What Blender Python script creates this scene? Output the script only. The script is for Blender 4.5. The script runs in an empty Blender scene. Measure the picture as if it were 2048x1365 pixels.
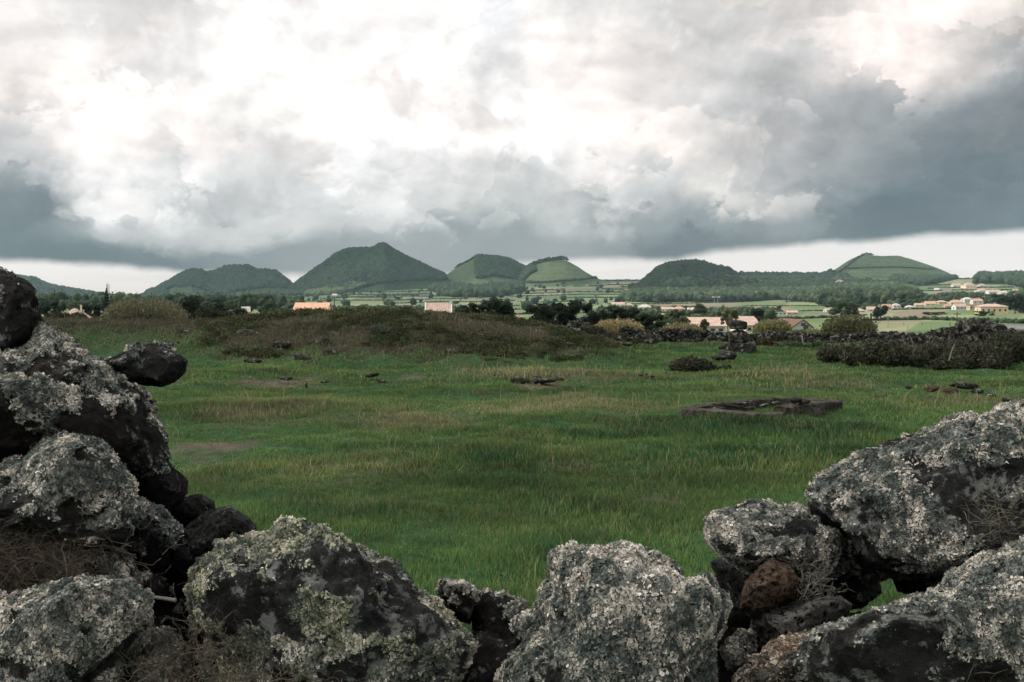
import bpy, bmesh, math, random
import numpy as np
from mathutils import Vector, Matrix

# ------------------------------------------------------------------ camera
sc = bpy.context.scene
COL = sc.collection
F = 1991.1            # focal length in pixels of the 2048 wide photograph
PITCH = math.atan(82.5 / F)
CH = 1.7              # camera height
cam_d = bpy.data.cameras.new('camera')
cam_d.lens = 35.0
cam_d.sensor_width = 36.0
cam_d.clip_start = 0.05
cam_d.clip_end = 60000
cam = bpy.data.objects.new('camera', cam_d)
COL.objects.link(cam)
cam.location = (0, 0, CH)
cam.rotation_euler = (math.radians(90) - PITCH, 0, 0)
sc.camera = cam

sc.view_settings.view_transform = 'Standard'
sc.view_settings.look = 'None'
sc.view_settings.exposure = 0.0
sc.view_settings.gamma = 1.0
try:
    sc.cycles.use_denoising = True
    sc.cycles.denoiser = 'OPENIMAGEDENOISE'
    sc.cycles.denoising_input_passes = 'RGB_ALBEDO_NORMAL'
    sc.cycles.max_bounces = 5
    sc.cycles.diffuse_bounces = 2
    sc.cycles.glossy_bounces = 1
    sc.cycles.transmission_bounces = 2
    sc.cycles.volume_bounces = 1
    sc.cycles.transparent_max_bounces = 4
    sc.cycles.use_adaptive_sampling = True
    sc.cycles.adaptive_threshold = 0.02
except Exception as e:
    print('cycles settings', e)

# ------------------------------------------------------------------ sun
SUN_AZ = math.radians(-80)
SUN_EL = math.radians(46)
SD = Vector((math.sin(SUN_AZ) * math.cos(SUN_EL), math.cos(SUN_AZ) * math.cos(SUN_EL), math.sin(SUN_EL)))
sun_l = bpy.data.lights.new('sun', 'SUN')
sun_l.energy = 3.0
sun_l.angle = math.radians(1.2)
sun_l.color = (1.0, 0.93, 0.84)
sun = bpy.data.objects.new('sun', sun_l)
COL.objects.link(sun)
sun.rotation_euler = SD.to_track_quat('Z', 'Y').to_euler()

# ------------------------------------------------------------------ node helper
class NT:
    def __init__(s, tree):
        s.t = tree
        s.n = tree.nodes
        s.n.clear()
    def new(s, typ, **kw):
        nd = s.n.new(typ)
        for k, v in kw.items():
            setattr(nd, k, v)
        return nd
    def put(s, sock, v):
        if isinstance(v, bpy.types.NodeSocket):
            s.t.links.new(v, sock)
        elif v is not None:
            sock.default_value = v
    def math(s, op, a, b=None, c=None, clamp=False):
        nd = s.new('ShaderNodeMath', operation=op, use_clamp=clamp)
        s.put(nd.inputs[0], a)
        if b is not None: s.put(nd.inputs[1], b)
        if c is not None: s.put(nd.inputs[2], c)
        return nd.outputs[0]
    def vmath(s, op, a, b=None, scale=None):
        nd = s.new('ShaderNodeVectorMath', operation=op)
        s.put(nd.inputs[0], a)
        if b is not None: s.put(nd.inputs[1], b)
        if scale is not None: s.put(nd.inputs['Scale'], scale)
        return nd.outputs['Value'] if op in ('DOT_PRODUCT', 'LENGTH') else nd.outputs[0]
    def xyz(s, v):
        nd = s.new('ShaderNodeSeparateXYZ'); s.put(nd.inputs[0], v); return nd.outputs
    def comb(s, x, y, z):
        nd = s.new('ShaderNodeCombineXYZ')
        s.put(nd.inputs[0], x); s.put(nd.inputs[1], y); s.put(nd.inputs[2], z)
        return nd.outputs[0]
    def noise(s, v, scale, detail=4, rough=0.5, dist=0.0, out='Fac', lac=2.0):
        nd = s.new('ShaderNodeTexNoise')
        s.put(nd.inputs['Vector'], v)
        nd.inputs['Scale'].default_value = scale
        nd.inputs['Detail'].default_value = detail
        nd.inputs['Roughness'].default_value = rough
        nd.inputs['Lacunarity'].default_value = lac
        nd.inputs['Distortion'].default_value = dist
        return nd.outputs[0 if out == 'Fac' else 1]
    def voro(s, v, scale, feature='F1', rand=1.0, out='Distance', **kw):
        nd = s.new('ShaderNodeTexVoronoi', feature=feature, **kw)
        s.put(nd.inputs['Vector'], v)
        nd.inputs['Scale'].default_value = scale
        nd.inputs['Randomness'].default_value = rand
        return nd.outputs[out]
    def mix(s, f, a, b, blend='MIX'):
        nd = s.new('ShaderNodeMix', data_type='RGBA', blend_type=blend)
        s.put(nd.inputs[0], f); s.put(nd.inputs[6], c4(a)); s.put(nd.inputs[7], c4(b))
        return nd.outputs[2]
    def smooth(s, v, lo, hi, a=0.0, b=1.0, kind='SMOOTHSTEP'):
        nd = s.new('ShaderNodeMapRange', interpolation_type=kind)
        s.put(nd.inputs[0], v); s.put(nd.inputs[1], lo); s.put(nd.inputs[2], hi)
        nd.inputs[3].default_value = a; nd.inputs[4].default_value = b
        return nd.outputs[0]
    def ramp(s, v, stops, interp='LINEAR'):
        nd = s.new('ShaderNodeValToRGB')
        cr = nd.color_ramp; cr.interpolation = interp
        while len(cr.elements) > 1: cr.elements.remove(cr.elements[-1])
        cr.elements[0].position = stops[0][0]; cr.elements[0].color = c4(stops[0][1])
        for p, c in stops[1:]:
            e = cr.elements.new(p); e.color = c4(c)
        s.put(nd.inputs[0], v)
        return nd.outputs[0]

def c4(c):
    if isinstance(c, (tuple, list)) and len(c) == 3: return (c[0], c[1], c[2], 1.0)
    if isinstance(c, (int, float)): return (c, c, c, 1.0)
    return c
def lin(c):
    return tuple(((v / 255) / 12.92 if v / 255 <= 0.04045 else ((v / 255 + 0.055) / 1.055) ** 2.4) for v in c)

# ------------------------------------------------------------------ world: cloud deck over a Nishita sky
world = bpy.data.worlds.new("World")
sc.world = world
world.use_nodes = True
w = NT(world.node_tree)
geo = w.new('ShaderNodeTexCoord').outputs['Generated']
X, Y, Z = w.xyz(geo)[:3]
yy = w.math('MAXIMUM', Y, 0.25)
u = w.math('DIVIDE', X, yy)
v = w.math('DIVIDE', Z, yy)
# billowing warp of the cloud layout
pv = w.comb(X, Y, w.math('MULTIPLY', Z, 1.35))
n1 = w.noise(pv, 5.0, 5, 0.5, 0.3, 'Color')
n2 = w.noise(pv, 17.0, 7, 0.55, 0.2, 'Color')
n1x, n1y, _ = w.xyz(n1)[:3]
n2x, n2y, _ = w.xyz(n2)[:3]
def warp(base, a, b, ka, kb):
    t = w.math('MULTIPLY_ADD', w.math('SUBTRACT', a, 0.5), ka, base)
    return w.math('MULTIPLY_ADD', w.math('SUBTRACT', b, 0.5), kb, t)
n3 = w.noise(pv, 4.2, 10, 0.56, 0.35, 'Color')
n3x, n3y, n3z = w.xyz(n3)[:3]
st1 = w.smooth(n3x, 0.485, 0.51); st2 = w.smooth(n3y, 0.50, 0.56)
n4 = w.noise(pv, 11.0, 9, 0.56, 0.25, 'Color')
n4x, n4y, n4z = w.xyz(n4)[:3]
st3 = w.smooth(n4x, 0.485, 0.512); st4 = w.smooth(n4y, 0.47, 0.55)
uw = warp(u, n1x, n2x, 0.11, 0.07)
vw = warp(v, n1y, n2y, 0.07, 0.05)
lowk = w.smooth(v, 0.04, 0.12, 0.3, 1.0)
uw = w.math('MULTIPLY_ADD', lowk, w.math('MULTIPLY', w.math('ADD', w.math('SUBTRACT', st1, 0.5), w.math('MULTIPLY', w.math('SUBTRACT', st4, 0.5), 0.4)), 0.055), uw)
vw = w.math('MULTIPLY_ADD', lowk, w.math('MULTIPLY', w.math('ADD', w.math('SUBTRACT', st2, 0.5), w.math('MULTIPLY', w.math('SUBTRACT', st3, 0.5), 0.5)), 0.030), vw)
tu = w.math('MULTIPLY_ADD', uw, 1 / 1.2, 0.5)
def upos(px): return ((px - 1024) / F + 0.6) / 1.2
ROWS = [
 (495, [(87,98,105),(87,98,105),(98,108,115),(121,128,134),(139,145,149),(148,153,157),(155,159,162),(150,155,159),(146,151,155),(148,153,156),(117,124,129),(108,115,121),(121,127,131),(102,110,116),(91,100,107),(92,101,108),(96,105,112)]),
 (435, [(97,107,114),(121,129,135),(174,177,179),(188,189,191),(204,205,205),(194,196,197),(208,209,210),(205,207,206),(192,195,195),(194,195,195),(154,158,161),(143,149,153),(141,147,151),(114,122,127),(93,103,110),(95,105,112),(100,109,116)]),
 (375, [(130,138,145),(181,183,186),(240,239,239),(222,223,223),(211,212,212),(209,210,211),(228,229,229),(232,231,232),(218,219,219),(232,229,228),(194,196,197),(218,215,212),(203,202,200),(155,158,161),(107,117,124),(105,115,123),(113,122,129)]),
 (300, [(190,190,192),(225,221,220),(253,247,244),(235,230,228),(217,214,213),(249,245,242),(255,255,255),(253,250,247),(255,255,254),(249,243,240),(239,232,228),(199,197,196),(185,184,185),(158,160,162),(124,130,135),(118,125,131),(124,131,136)]),
 (200, [(236,229,226),(247,241,238),(252,248,245),(254,252,250),(248,246,244),(255,253,251),(246,242,239),(232,228,226),(255,253,251),(252,248,246),(234,229,226),(214,211,209),(188,187,188),(166,167,169),(146,150,153),(134,139,144),(126,132,137)]),
 (100, [(236,231,229),(248,243,240),(220,218,217),(252,250,248),(255,254,252),(255,254,253),(255,254,253),(250,248,246),(228,229,230),(252,248,246),(234,229,227),(214,212,211),(200,200,200),(208,206,205),(252,242,238),(228,222,219),(158,161,163)]),
 (0, [(218,216,214),(206,205,205),(214,212,211),(236,236,236),(247,246,245),(252,250,249),(252,250,249),(238,239,241),(222,226,232),(240,239,238),(222,222,221),(202,202,202),(214,211,209),(228,224,221),(250,242,238),(240,234,230),(214,208,203)]),
]
col = None
prev = None
for Yr, cs in ROWS:
    stops = [(upos(i * 128), lin(c)) for i, c in enumerate(cs)]
    r = w.ramp(tu, stops, 'CARDINAL')
    vv = (600 - Yr) / F
    if col is None:
        col = r
    else:
        f = w.smooth(vw, prev, vv)
        col = w.mix(f, col, r)
    prev = vv
gm = w.new('ShaderNodeGamma'); w.put(gm.inputs[0], col); gm.inputs[1].default_value = 1.10
col = w.mix(1.0, gm.outputs[0], (1.045, 1.015, 1.0, 1), 'MULTIPLY')
# light and dark sides of the billows
off = w.vmath('ADD', pv, (-0.010, 0.0, 0.015))
def billow(p):
    a = w.noise(p, 7.5, 10, 0.53, 0.25)
    return a
b1 = billow(pv); b2 = billow(off)
emb = w.math('MULTIPLY', w.math('SUBTRACT', b1, b2), 2.0)
fine = w.math('MULTIPLY', w.math('SUBTRACT', w.noise(pv, 26, 8, 0.6), 0.5), 0.05)
emb = w.math('ADD', emb, fine)
emb = w.math('MINIMUM', w.math('MAXIMUM', emb, -0.28), 0.34)
amp = w.smooth(v, 0.03, 0.13, 0.18, 1.0)
puff = w.math('MULTIPLY', w.math('SUBTRACT', w.math('ADD', w.smooth(n4z, 0.49, 0.53), w.smooth(n3z, 0.48, 0.53)), 1.0), 0.06)
emb = w.math('ADD', emb, puff)
emb = w.math('MULTIPLY_ADD', emb, amp, 1.13)
col = w.mix(1.0, col, w.comb(emb, emb, emb), 'MULTIPLY')
# pale strip of clear air under the cloud base
BASE = [(-200,520),(0,524),(150,531),(300,539),(420,546),(600,553),(800,556),(900,553),(1000,540),(1100,522),(1200,519),(1350,523),(1450,507),(1600,492),(1800,481),(1950,472),(2048,467),(2250,455)]
tu0 = w.math('MULTIPLY_ADD', u, 1 / 1.2, 0.5)
br = w.ramp(tu0, [(max(0, min(1, upos(a))), ((600 - b) / F * 5,) * 3) for a, b in BASE])
brs = w.new('ShaderNodeRGBToBW'); w.put(brs.inputs[0], br)
bl = w.math('MULTIPLY', brs.outputs[0], 0.2)
vb = warp(v, n1y, n2y, 0.012, 0.012)
soft = w.smooth(u, -0.25, 0.05, 0.006, 0.005)
cf = w.smooth(w.math('SUBTRACT', vb, bl), -0.004, 0.007)
clear = w.ramp(w.math('MULTIPLY', v, 8.0), [(0.0, lin((240,230,224))), (0.25, lin((252,244,240))), (0.6, lin((246,240,237)))])
streak = w.noise(w.comb(X, Y, w.math('MULTIPLY', Z, 9.0)), 6, 5, 0.5)
clear = w.mix(w.smooth(streak, 0.45, 0.75, 0, 0.3), clear, lin((205, 203, 204)))
col = w.mix(cf, clear, col)
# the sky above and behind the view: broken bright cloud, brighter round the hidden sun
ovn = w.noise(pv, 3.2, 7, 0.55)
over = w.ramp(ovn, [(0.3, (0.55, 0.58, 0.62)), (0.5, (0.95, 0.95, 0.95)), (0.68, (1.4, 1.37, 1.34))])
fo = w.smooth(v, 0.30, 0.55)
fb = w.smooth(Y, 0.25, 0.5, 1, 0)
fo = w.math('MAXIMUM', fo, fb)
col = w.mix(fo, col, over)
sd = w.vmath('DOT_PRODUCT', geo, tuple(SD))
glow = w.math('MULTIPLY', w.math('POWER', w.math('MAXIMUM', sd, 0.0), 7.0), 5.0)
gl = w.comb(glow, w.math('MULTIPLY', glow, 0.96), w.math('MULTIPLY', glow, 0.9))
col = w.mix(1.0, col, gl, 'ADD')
sky = w.new('ShaderNodeTexSky', sky_type='NISHITA')
sky.sun_disc = False
sky.sun_elevation = SUN_EL
sky.sun_rotation = SUN_AZ
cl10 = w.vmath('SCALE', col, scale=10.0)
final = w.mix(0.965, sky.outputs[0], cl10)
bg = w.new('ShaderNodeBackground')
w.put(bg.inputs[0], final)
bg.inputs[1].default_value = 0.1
wo = w.new('ShaderNodeOutputWorld')
w.t.links.new(bg.outputs[0], wo.inputs[0])
try:
    world.cycles.sampling_method = 'MANUAL'
    world.cycles.sample_map_resolution = 512
except Exception as e:
    print(e)

# ------------------------------------------------------------------ numeric helpers
rng = np.random.default_rng(7)
def _hash(ix, iy, iz, seed):
    h = (ix.astype(np.int64) * 374761393 + iy.astype(np.int64) * 668265263 + iz.astype(np.int64) * 2147483647 + seed * 1274126177) & 0xffffffff
    h = ((h ^ (h >> 13)) * 1274126177) & 0xffffffff
    h = ((h ^ (h >> 16)) * 2246822519) & 0xffffffff
    h = h ^ (h >> 15)
    return (h & 0xffffff) / float(0xffffff)
def vnoise(p, seed=0):
    i = np.floor(p); f = p - i
    f = f * f * f * (f * (f * 6 - 15) + 10)
    i = i.astype(np.int64)
    x, y, z = i[..., 0], i[..., 1], i[..., 2]
    fx, fy, fz = f[..., 0], f[..., 1], f[..., 2]
    def H(a, b, c): return _hash(x + a, y + b, z + c, seed)
    c00 = H(0,0,0) * (1 - fx) + H(1,0,0) * fx
    c10 = H(0,1,0) * (1 - fx) + H(1,1,0) * fx
    c01 = H(0,0,1) * (1 - fx) + H(1,0,1) * fx
    c11 = H(0,1,1) * (1 - fx) + H(1,1,1) * fx
    c0 = c00 * (1 - fy) + c10 * fy
    c1 = c01 * (1 - fy) + c11 * fy
    return (c0 * (1 - fz) + c1 * fz) * 2 - 1
def fbm(p, oct=4, seed=0, gain=0.5, ridged=False):
    p = np.asarray(p, float); out = 0; a = 1.0; tot = 0
    for k in range(oct):
        n = vnoise(p + k * 17.3, seed + k)
        if ridged: n = 1 - 2 * np.abs(n)
        out = out + a * n; tot += a
        a *= gain; p = p * 2.03
    return out / tot
def fbm2(x, y, s, oct=4, seed=0, gain=0.5):
    x = np.asarray(x, float); y = np.asarray(y, float)
    return fbm(np.stack([x * s, y * s, np.zeros_like(x) + 0.37], -1), oct, seed, gain)
def sstep(a, b, x):
    t = np.clip((np.asarray(x, float) - a) / (b - a), 0, 1)
    return t * t * (3 - 2 * t)
def lerp(a, b, t): return a + (b - a) * t

def P(px, py, d):
    a = (px - 1024) / F; b = (682.5 - py) / F
    y = b * math.sin(PITCH) + math.cos(PITCH); z = b * math.cos(PITCH) - math.sin(PITCH)
    k = d / y
    return Vector((a * k, d, CH + z * k))
def scr(x, y, z):
    zz = z - CH
    fw = y * math.cos(PITCH) - zz * math.sin(PITCH)
    up = y * math.sin(PITCH) + zz * math.cos(PITCH)
    fw = np.maximum(fw, 0.05)
    return 1024 + F * x / fw, 682.5 - F * up / fw
def colx(x, y): return 1024 + F * x / np.maximum(y, 0.5)

def inpoly(px, py, poly):
    inside = np.zeros(np.shape(px), bool)
    n = len(poly)
    for i in range(n):
        x1, y1 = poly[i]; x2, y2 = poly[(i + 1) % n]
        if y1 == y2: continue
        c = ((y1 > py) != (y2 > py)) & (px < (x2 - x1) * (py - y1) / (y2 - y1) + x1)
        inside ^= c
    return inside

# ------------------------------------------------------------------ mesh helpers
def mkmesh(name, V, Fc, mat=None, cols=None, smooth=False, mats=None, mi=None):
    V = np.ascontiguousarray(V, np.float32); Fc = np.ascontiguousarray(Fc, np.int32)
    me = bpy.data.meshes.new(name)
    k = Fc.shape[1]
    me.vertices.add(len(V)); me.vertices.foreach_set('co', V.ravel())
    me.loops.add(Fc.size); me.loops.foreach_set('vertex_index', Fc.ravel())
    me.polygons.add(len(Fc))
    me.polygons.foreach_set('loop_start', np.arange(0, Fc.size, k, dtype=np.int32))
    me.polygons.foreach_set('loop_total', np.full(len(Fc), k, np.int32))
    if mats:
        for m in mats: me.materials.append(m)
        if mi is not None: me.polygons.foreach_set('material_index', np.ascontiguousarray(mi, np.int32))
    elif mat: me.materials.append(mat)
    if smooth: me.polygons.foreach_set('use_smooth', np.ones(len(Fc), bool))
    if cols is not None:
        at = me.color_attributes.new('tint', 'FLOAT_COLOR', 'POINT')
        c = np.ones((len(V), 4), np.float32); c[:, :3] = cols
        at.data.foreach_set('color', c.ravel())
    me.update()
    return me
def link(name, me, parent=None, loc=None):
    o = bpy.data.objects.new(name, me)
    COL.objects.link(o)
    if parent is not None: o.parent = parent
    if loc is not None: o.location = loc
    return o
def tag(o, label=None, cat=None, group=None, kind=None):
    if label: o['label'] = label
    if cat: o['category'] = cat
    if group: o['group'] = group
    if kind: o['kind'] = kind
    return o
def empty(name, loc, rz=0.0):
    o = bpy.data.objects.new(name, None); COL.objects.link(o)
    o.location = loc; o.rotation_euler = (0, 0, rz)
    o.empty_display_size = 0.2
    return o
_ico = {}
def ico(level):
    if level not in _ico:
        bm = bmesh.new()
        bmesh.ops.create_icosphere(bm, subdivisions=level, radius=1.0)
        V = np.array([v.co[:] for v in bm.verts]); Fc = np.array([[v.index for v in f.verts] for f in bm.faces])
        V /= np.linalg.norm(V, axis=1)[:, None]
        bm.free(); _ico[level] = (V, Fc)
    return _ico[level]
def rep_mesh(V, Fc, mats4, n):
    """stack n transformed copies (mats: (n,3,3) linear, (n,3) offsets)"""
    A, T = mats4
    out = np.einsum('nij,vj->nvi', A, V) + T[:, None, :]
    Ff = (Fc[None] + (np.arange(n) * len(V))[:, None, None]).reshape(-1, Fc.shape[1])
    return out.reshape(-1, 3), Ff
def rotz(a):
    c, s = np.cos(a), np.sin(a); R = np.zeros((len(a), 3, 3)); R[:, 0, 0] = c; R[:, 0, 1] = -s; R[:, 1, 0] = s; R[:, 1, 1] = c; R[:, 2, 2] = 1
    return R
def randrot(n, g):
    q = g.normal(size=(n, 4)); q /= np.linalg.norm(q, axis=1)[:, None]
    a, b, c, d = q.T
    R = np.empty((n, 3, 3))
    R[:, 0, 0] = 1 - 2 * (c * c + d * d); R[:, 0, 1] = 2 * (b * c - a * d); R[:, 0, 2] = 2 * (b * d + a * c)
    R[:, 1, 0] = 2 * (b * c + a * d); R[:, 1, 1] = 1 - 2 * (b * b + d * d); R[:, 1, 2] = 2 * (c * d - a * b)
    R[:, 2, 0] = 2 * (b * d - a * c); R[:, 2, 1] = 2 * (c * d + a * b); R[:, 2, 2] = 1 - 2 * (b * b + c * c)
    return R
class MB:
    """boxes, bars and prisms collected into one mesh"""
    def __init__(s): s.V = []; s.F = []
    def add(s, vs, fs):
        b = len(s.V); s.V += [tuple(v) for v in vs]; s.F += [tuple(b + i for i in f) for f in fs]
    def box(s, x0, x1, y0, y1, z0, z1):
        s.add([(x0,y0,z0),(x1,y0,z0),(x1,y1,z0),(x0,y1,z0),(x0,y0,z1),(x1,y0,z1),(x1,y1,z1),(x0,y1,z1)],
              [(0,3,2,1),(4,5,6,7),(0,1,5,4),(1,2,6,5),(2,3,7,6),(3,0,4,7)])
    def bar(s, a, b, ra, rb, n=6):
        a = Vector(a); b = Vector(b); q = (b - a).to_track_quat('Z', 'Y')
        vs = []
        for p, r in ((a, ra), (b, rb)):
            for i in range(n):
                t = 2 * math.pi * i / n
                vs.append(p + q @ Vector((r * math.cos(t), r * math.sin(t), 0)))
        s.add(vs, [(i, (i + 1) % n, n + (i + 1) % n, n + i) for i in range(n)] + [tuple(range(n))[::-1], tuple(range(n, 2 * n))])
    def build(s, name, mat, parent=None, smooth=False):
        me = bpy.data.meshes.new(name); me.from_pydata(s.V, [], s.F); me.materials.append(mat)
        if smooth:
            me.polygons.foreach_set('use_smooth', np.ones(len(me.polygons), bool))
        me.update(); return link(name, me, parent)

# ------------------------------------------------------------------ materials
def newmat(name):
    m = bpy.data.materials.new(name); m.use_nodes = True
    return m, NT(m.node_tree)
def finish(nt, color, rough=0.85, bump=None, bstr=0.4, bdist=0.02, spec=0.2, trans=0.0):
    b = nt.new('ShaderNodeBsdfPrincipled')
    nt.put(b.inputs['Base Color'], c4(color)); nt.put(b.inputs['Roughness'], rough)
    b.inputs['Specular IOR Level'].default_value = spec
    if bump is not None:
        bp = nt.new('ShaderNodeBump'); bp.inputs['Strength'].default_value = bstr; bp.inputs['Distance'].default_value = bdist
        nt.put(bp.inputs['Height'], bump); nt.t.links.new(bp.outputs[0], b.inputs['Normal'])
    o = nt.new('ShaderNodeOutputMaterial')
    sh = b.outputs[0]
    if trans:
        t = nt.new('ShaderNodeBsdfTranslucent'); nt.put(t.inputs[0], c4(color))
        mx = nt.new('ShaderNodeMixShader'); mx.inputs[0].default_value = trans
        nt.t.links.new(sh, mx.inputs[1]); nt.t.links.new(t.outputs[0], mx.inputs[2]); sh = mx.outputs[0]
    nt.t.links.new(sh, o.inputs[0])
def tintmat(name, rough=0.8, trans=0.0, k=1.0, nscale=None, spec=0.15):
    """base colour from the mesh's own per-leaf / per-patch tint"""
    m, t = newmat(name)
    a = t.new('ShaderNodeAttribute', attribute_name='tint').outputs['Color']
    if nscale:
        pos = t.new('ShaderNodeNewGeometry').outputs['Position']
        f = t.smooth(t.noise(pos, nscale, 5, 0.6), 0.3, 0.7, 0.72 * k, 1.28 * k)
        a = t.mix(1.0, a, t.comb(f, f, f), 'MULTIPLY')
    finish(t, a, rough, trans=trans, spec=spec)
    return m
def plain(name, c, rough=0.8, var=0.25, nscale=3.0, bump=0.0, spec=0.2, metal=0):
    m, t = newmat(name)
    pos = t.new('ShaderNodeNewGeometry').outputs['Position']
    n = t.noise(pos, nscale, 6, 0.6)
    f = t.smooth(n, 0.3, 0.7, 1 - var, 1 + var)
    col = t.mix(1.0, c, t.comb(f, f, f), 'MULTIPLY')
    finish(t, col, rough, n if bump else None, bump, 0.05, spec)
    return m
M_GRASS = tintmat('grass_blade', 0.65, 0.25, spec=0.25)
M_LEAF = tintmat('leaf', 0.75, 0.18)
M_WOOD = tintmat('far_foliage', 0.9, 0.0, nscale=0.35)
M_BARK = plain('bark', (0.09, 0.07, 0.05), 0.95, 0.4, 8)
M_TWIG = plain('dry_twig', (0.095, 0.074, 0.056), 0.9, 0.35, 30)

# ------------------------------------------------------------------ terrain
TD = np.array([38, 45, 70, 110, 180, 300, 500, 800, 1200, 1700, 2300, 3000.])
TY = {250: [690, 684, 672, 660, 648, 636, 622, 615, 609, 604, 601, 600],
      1100: [690, 685, 676, 668, 656, 645, 631, 619, 606, 592, 576, 562],
      1500: [690, 684, 676, 668, 658, 646, 634, 622, 607, 589, 570, 553],
      1900: [690, 682, 672, 662, 652, 641, 628, 610, 592, 575, 562, 556]}
TX = np.array(sorted(TY))
TZ = np.array([CH - (np.array(TY[k]) - 600) * TD / F for k in TX])
TZ[:, 0] = 0.0
_ld = np.linspace(math.log(38), math.log(3000), 240)
_tz = np.array([np.interp(_ld, np.log(TD), r) for r in TZ])
_k = np.hanning(17); _k /= _k.sum()
_tz = np.array([np.convolve(np.pad(r, 8, 'edge'), _k, 'valid') for r in _tz])
MCX = [0, 60, 150, 250, 350, 450, 550, 700, 850, 950, 1050, 1130, 1200, 1265, 1330]
MCY = [652, 645, 643, 646, 646, 641, 632, 627, 630, 637, 649, 664, 678, 690, 702]
def mound(x, y):
    px = colx(x, y)
    c = CH - (np.interp(px, MCX, MCY) - 600) * 33 / F
    c = np.where(px > 1265, 0.0, np.maximum(c, 0)) * sstep(1290, 1180, px) ** 0.5 * sstep(-500, -100, px)
    x0 = 24.6 + 3.0 * sstep(450, 150, px) + 1.2 * fbm2(x, y, 0.35, 2, 31) + 1.0 * sstep(1000, 1250, px)
    s = sstep(0, 1, (y - x0) / (33 - x0)) * sstep(46, 36, y)
    h = c * s
    return np.where((y > 15) & (y < 50), h, 0.0)
def terr(x, y):
    x = np.asarray(x, float); y = np.asarray(y, float)
    r = np.hypot(x, y)
    D = np.maximum(y, r * 0.6)
    px = np.where(y > 0.01, 1024 + F * x / np.maximum(y, 0.01), np.where(x > 0, 2600, -600))
    px = np.clip(px, -600, 2600)
    l = (np.log(np.clip(D, 38, 3000)) - _ld[0]) / (_ld[-1] - _ld[0]) * 239
    i = np.clip(l.astype(int), 0, 238); fl = l - i
    vals = _tz[:, i] * (1 - fl) + _tz[:, i + 1] * fl      # (4, ...)
    z = np.where(px <= 250, vals[0], 0)
    for k in range(3):
        a, b = TX[k], TX[k + 1]; t = np.clip((px - a) / (b - a), 0, 1); t = t * t * (3 - 2 * t)
        z = np.where((px > a) & (px <= b), vals[k] * (1 - t) + vals[k + 1] * t, z)
    z = np.where(px > 1900, vals[3], z)
    far = sstep(60, 400, D)
    z = z + far * 0.0016 * D * fbm2(x, y, 1 / 230., 3, 5)
    near = 1 - sstep(34, 45, D)
    z = z + near * (0.08 * fbm2(x, y, 0.28, 2, 11) + 0.15 * fbm2(x, y, 0.8, 3, 12))
    m = mound(x, y)
    z = z + m * (1 + 0.10 * fbm2(x, y, 0.5, 3, 21)) + np.clip(m, 0, .25) * 4 * (0.14 * fbm2(x, y, 1.3, 3, 22))
    return z
def tz1(x, y): return float(terr(np.array([x]), np.array([y]))[0])
_gd = np.geomspace(46, 3050, 420)
def ground_hit(px, py):
    px = np.atleast_1d(np.asarray(px, float)); py = np.atleast_1d(np.asarray(py, float))
    x = (px[:, None] - 1024) / F * _gd[None]; y = np.broadcast_to(_gd[None], x.shape)
    sy = scr(x, y, terr(x, y))[1]
    ok = sy <= py[:, None]
    i = np.where(ok.any(1), ok.argmax(1), len(_gd) - 1)
    d = _gd[i]
    return (px - 1024) / F * d, d

# hills: skyline in photograph columns, distance, depth radius
HILLS = [
 dict(n='hill', D=4300, R=420, prof=[(-400,590),(-200,556),(0,553),(45,558),(70,560),(100,574),(150,583),(200,591),(240,598),(285,606)], kind='wood'),
 dict(n='hill', D=3300, R=330, prof=[(262,606),(280,597),(320,577),(350,561),(372,548),(385,544),(402,545),(415,551),(432,547),(450,541),(468,537),(485,538),(497,535),(505,542),(525,545),(545,546),(556,549),(568,560),(582,571),(596,579),(625,590),(660,604)], kind='rough'),
 dict(n='hill', D=2650, R=260, prof=[(520,608),(548,601),(580,583),(600,563),(620,550),(645,532),(668,515),(682,506),(700,502),(722,500),(740,501),(752,497),(762,491),(770,490),(779,497),(800,510),(830,524),(855,536),(875,545),(888,550),(905,562),(930,578)], kind='wood'),
 dict(n='hill', D=2750, R=240, prof=[(850,578),(875,560),(892,550),(912,536),(930,526),(948,517),(960,516),(985,517),(1005,520),(1025,526),(1040,535),(1056,540),(1075,552),(1100,570)], kind='split'),
 dict(n='hill', D=2600, R=220, prof=[(1020,578),(1036,566),(1048,548),(1062,533),(1078,525),(1095,521),(1115,519),(1132,520),(1145,527),(1165,540),(1182,550),(1195,557),(1215,562),(1240,570)], kind='pasture'),
 dict(n='hill', D=1950, R=230, prof=[(1270,582),(1292,565),(1308,548),(1325,539),(1345,534),(1370,531),(1388,530),(1405,533),(1425,540),(1442,543),(1455,545),(1466,552),(1480,560),(1510,570)], kind='wood'),
 dict(n='hill', D=3000, R=300, prof=[(1600,566),(1640,556),(1655,549),(1670,538),(1688,526),(1705,515),(1718,511),(1726,509),(1740,510),(1760,512),(1778,511),(1800,512),(1822,519),(1845,526),(1868,534),(1890,543),(1912,554),(1940,560),(1975,566)], kind='cone'),
]
for h in HILLS:
    pr = np.array(h['prof'], float)
    g = np.arange(pr[0, 0], pr[-1, 0] + 1, 2.0)
    yy_ = np.interp(g, pr[:, 0], pr[:, 1])
    kk = np.hanning(7); kk /= kk.sum(); yy_ = np.convolve(np.pad(yy_, 3, 'edge'), kk, 'valid')
    D = h['D']; zs = CH - (yy_ - 600) * D / F
    zt = terr((g - 1024) / F * D, np.full(len(g), float(D)))
    c = np.maximum(zs - zt, 0); c[0] = c[-1] = 0
    h['g'] = g; h['c'] = c; h['pc'] = g[c.argmax()]
    h['Rg'] = h['R'] * np.sqrt(np.clip(c / c.max(), 0.02, 1)) ** 1.1
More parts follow.
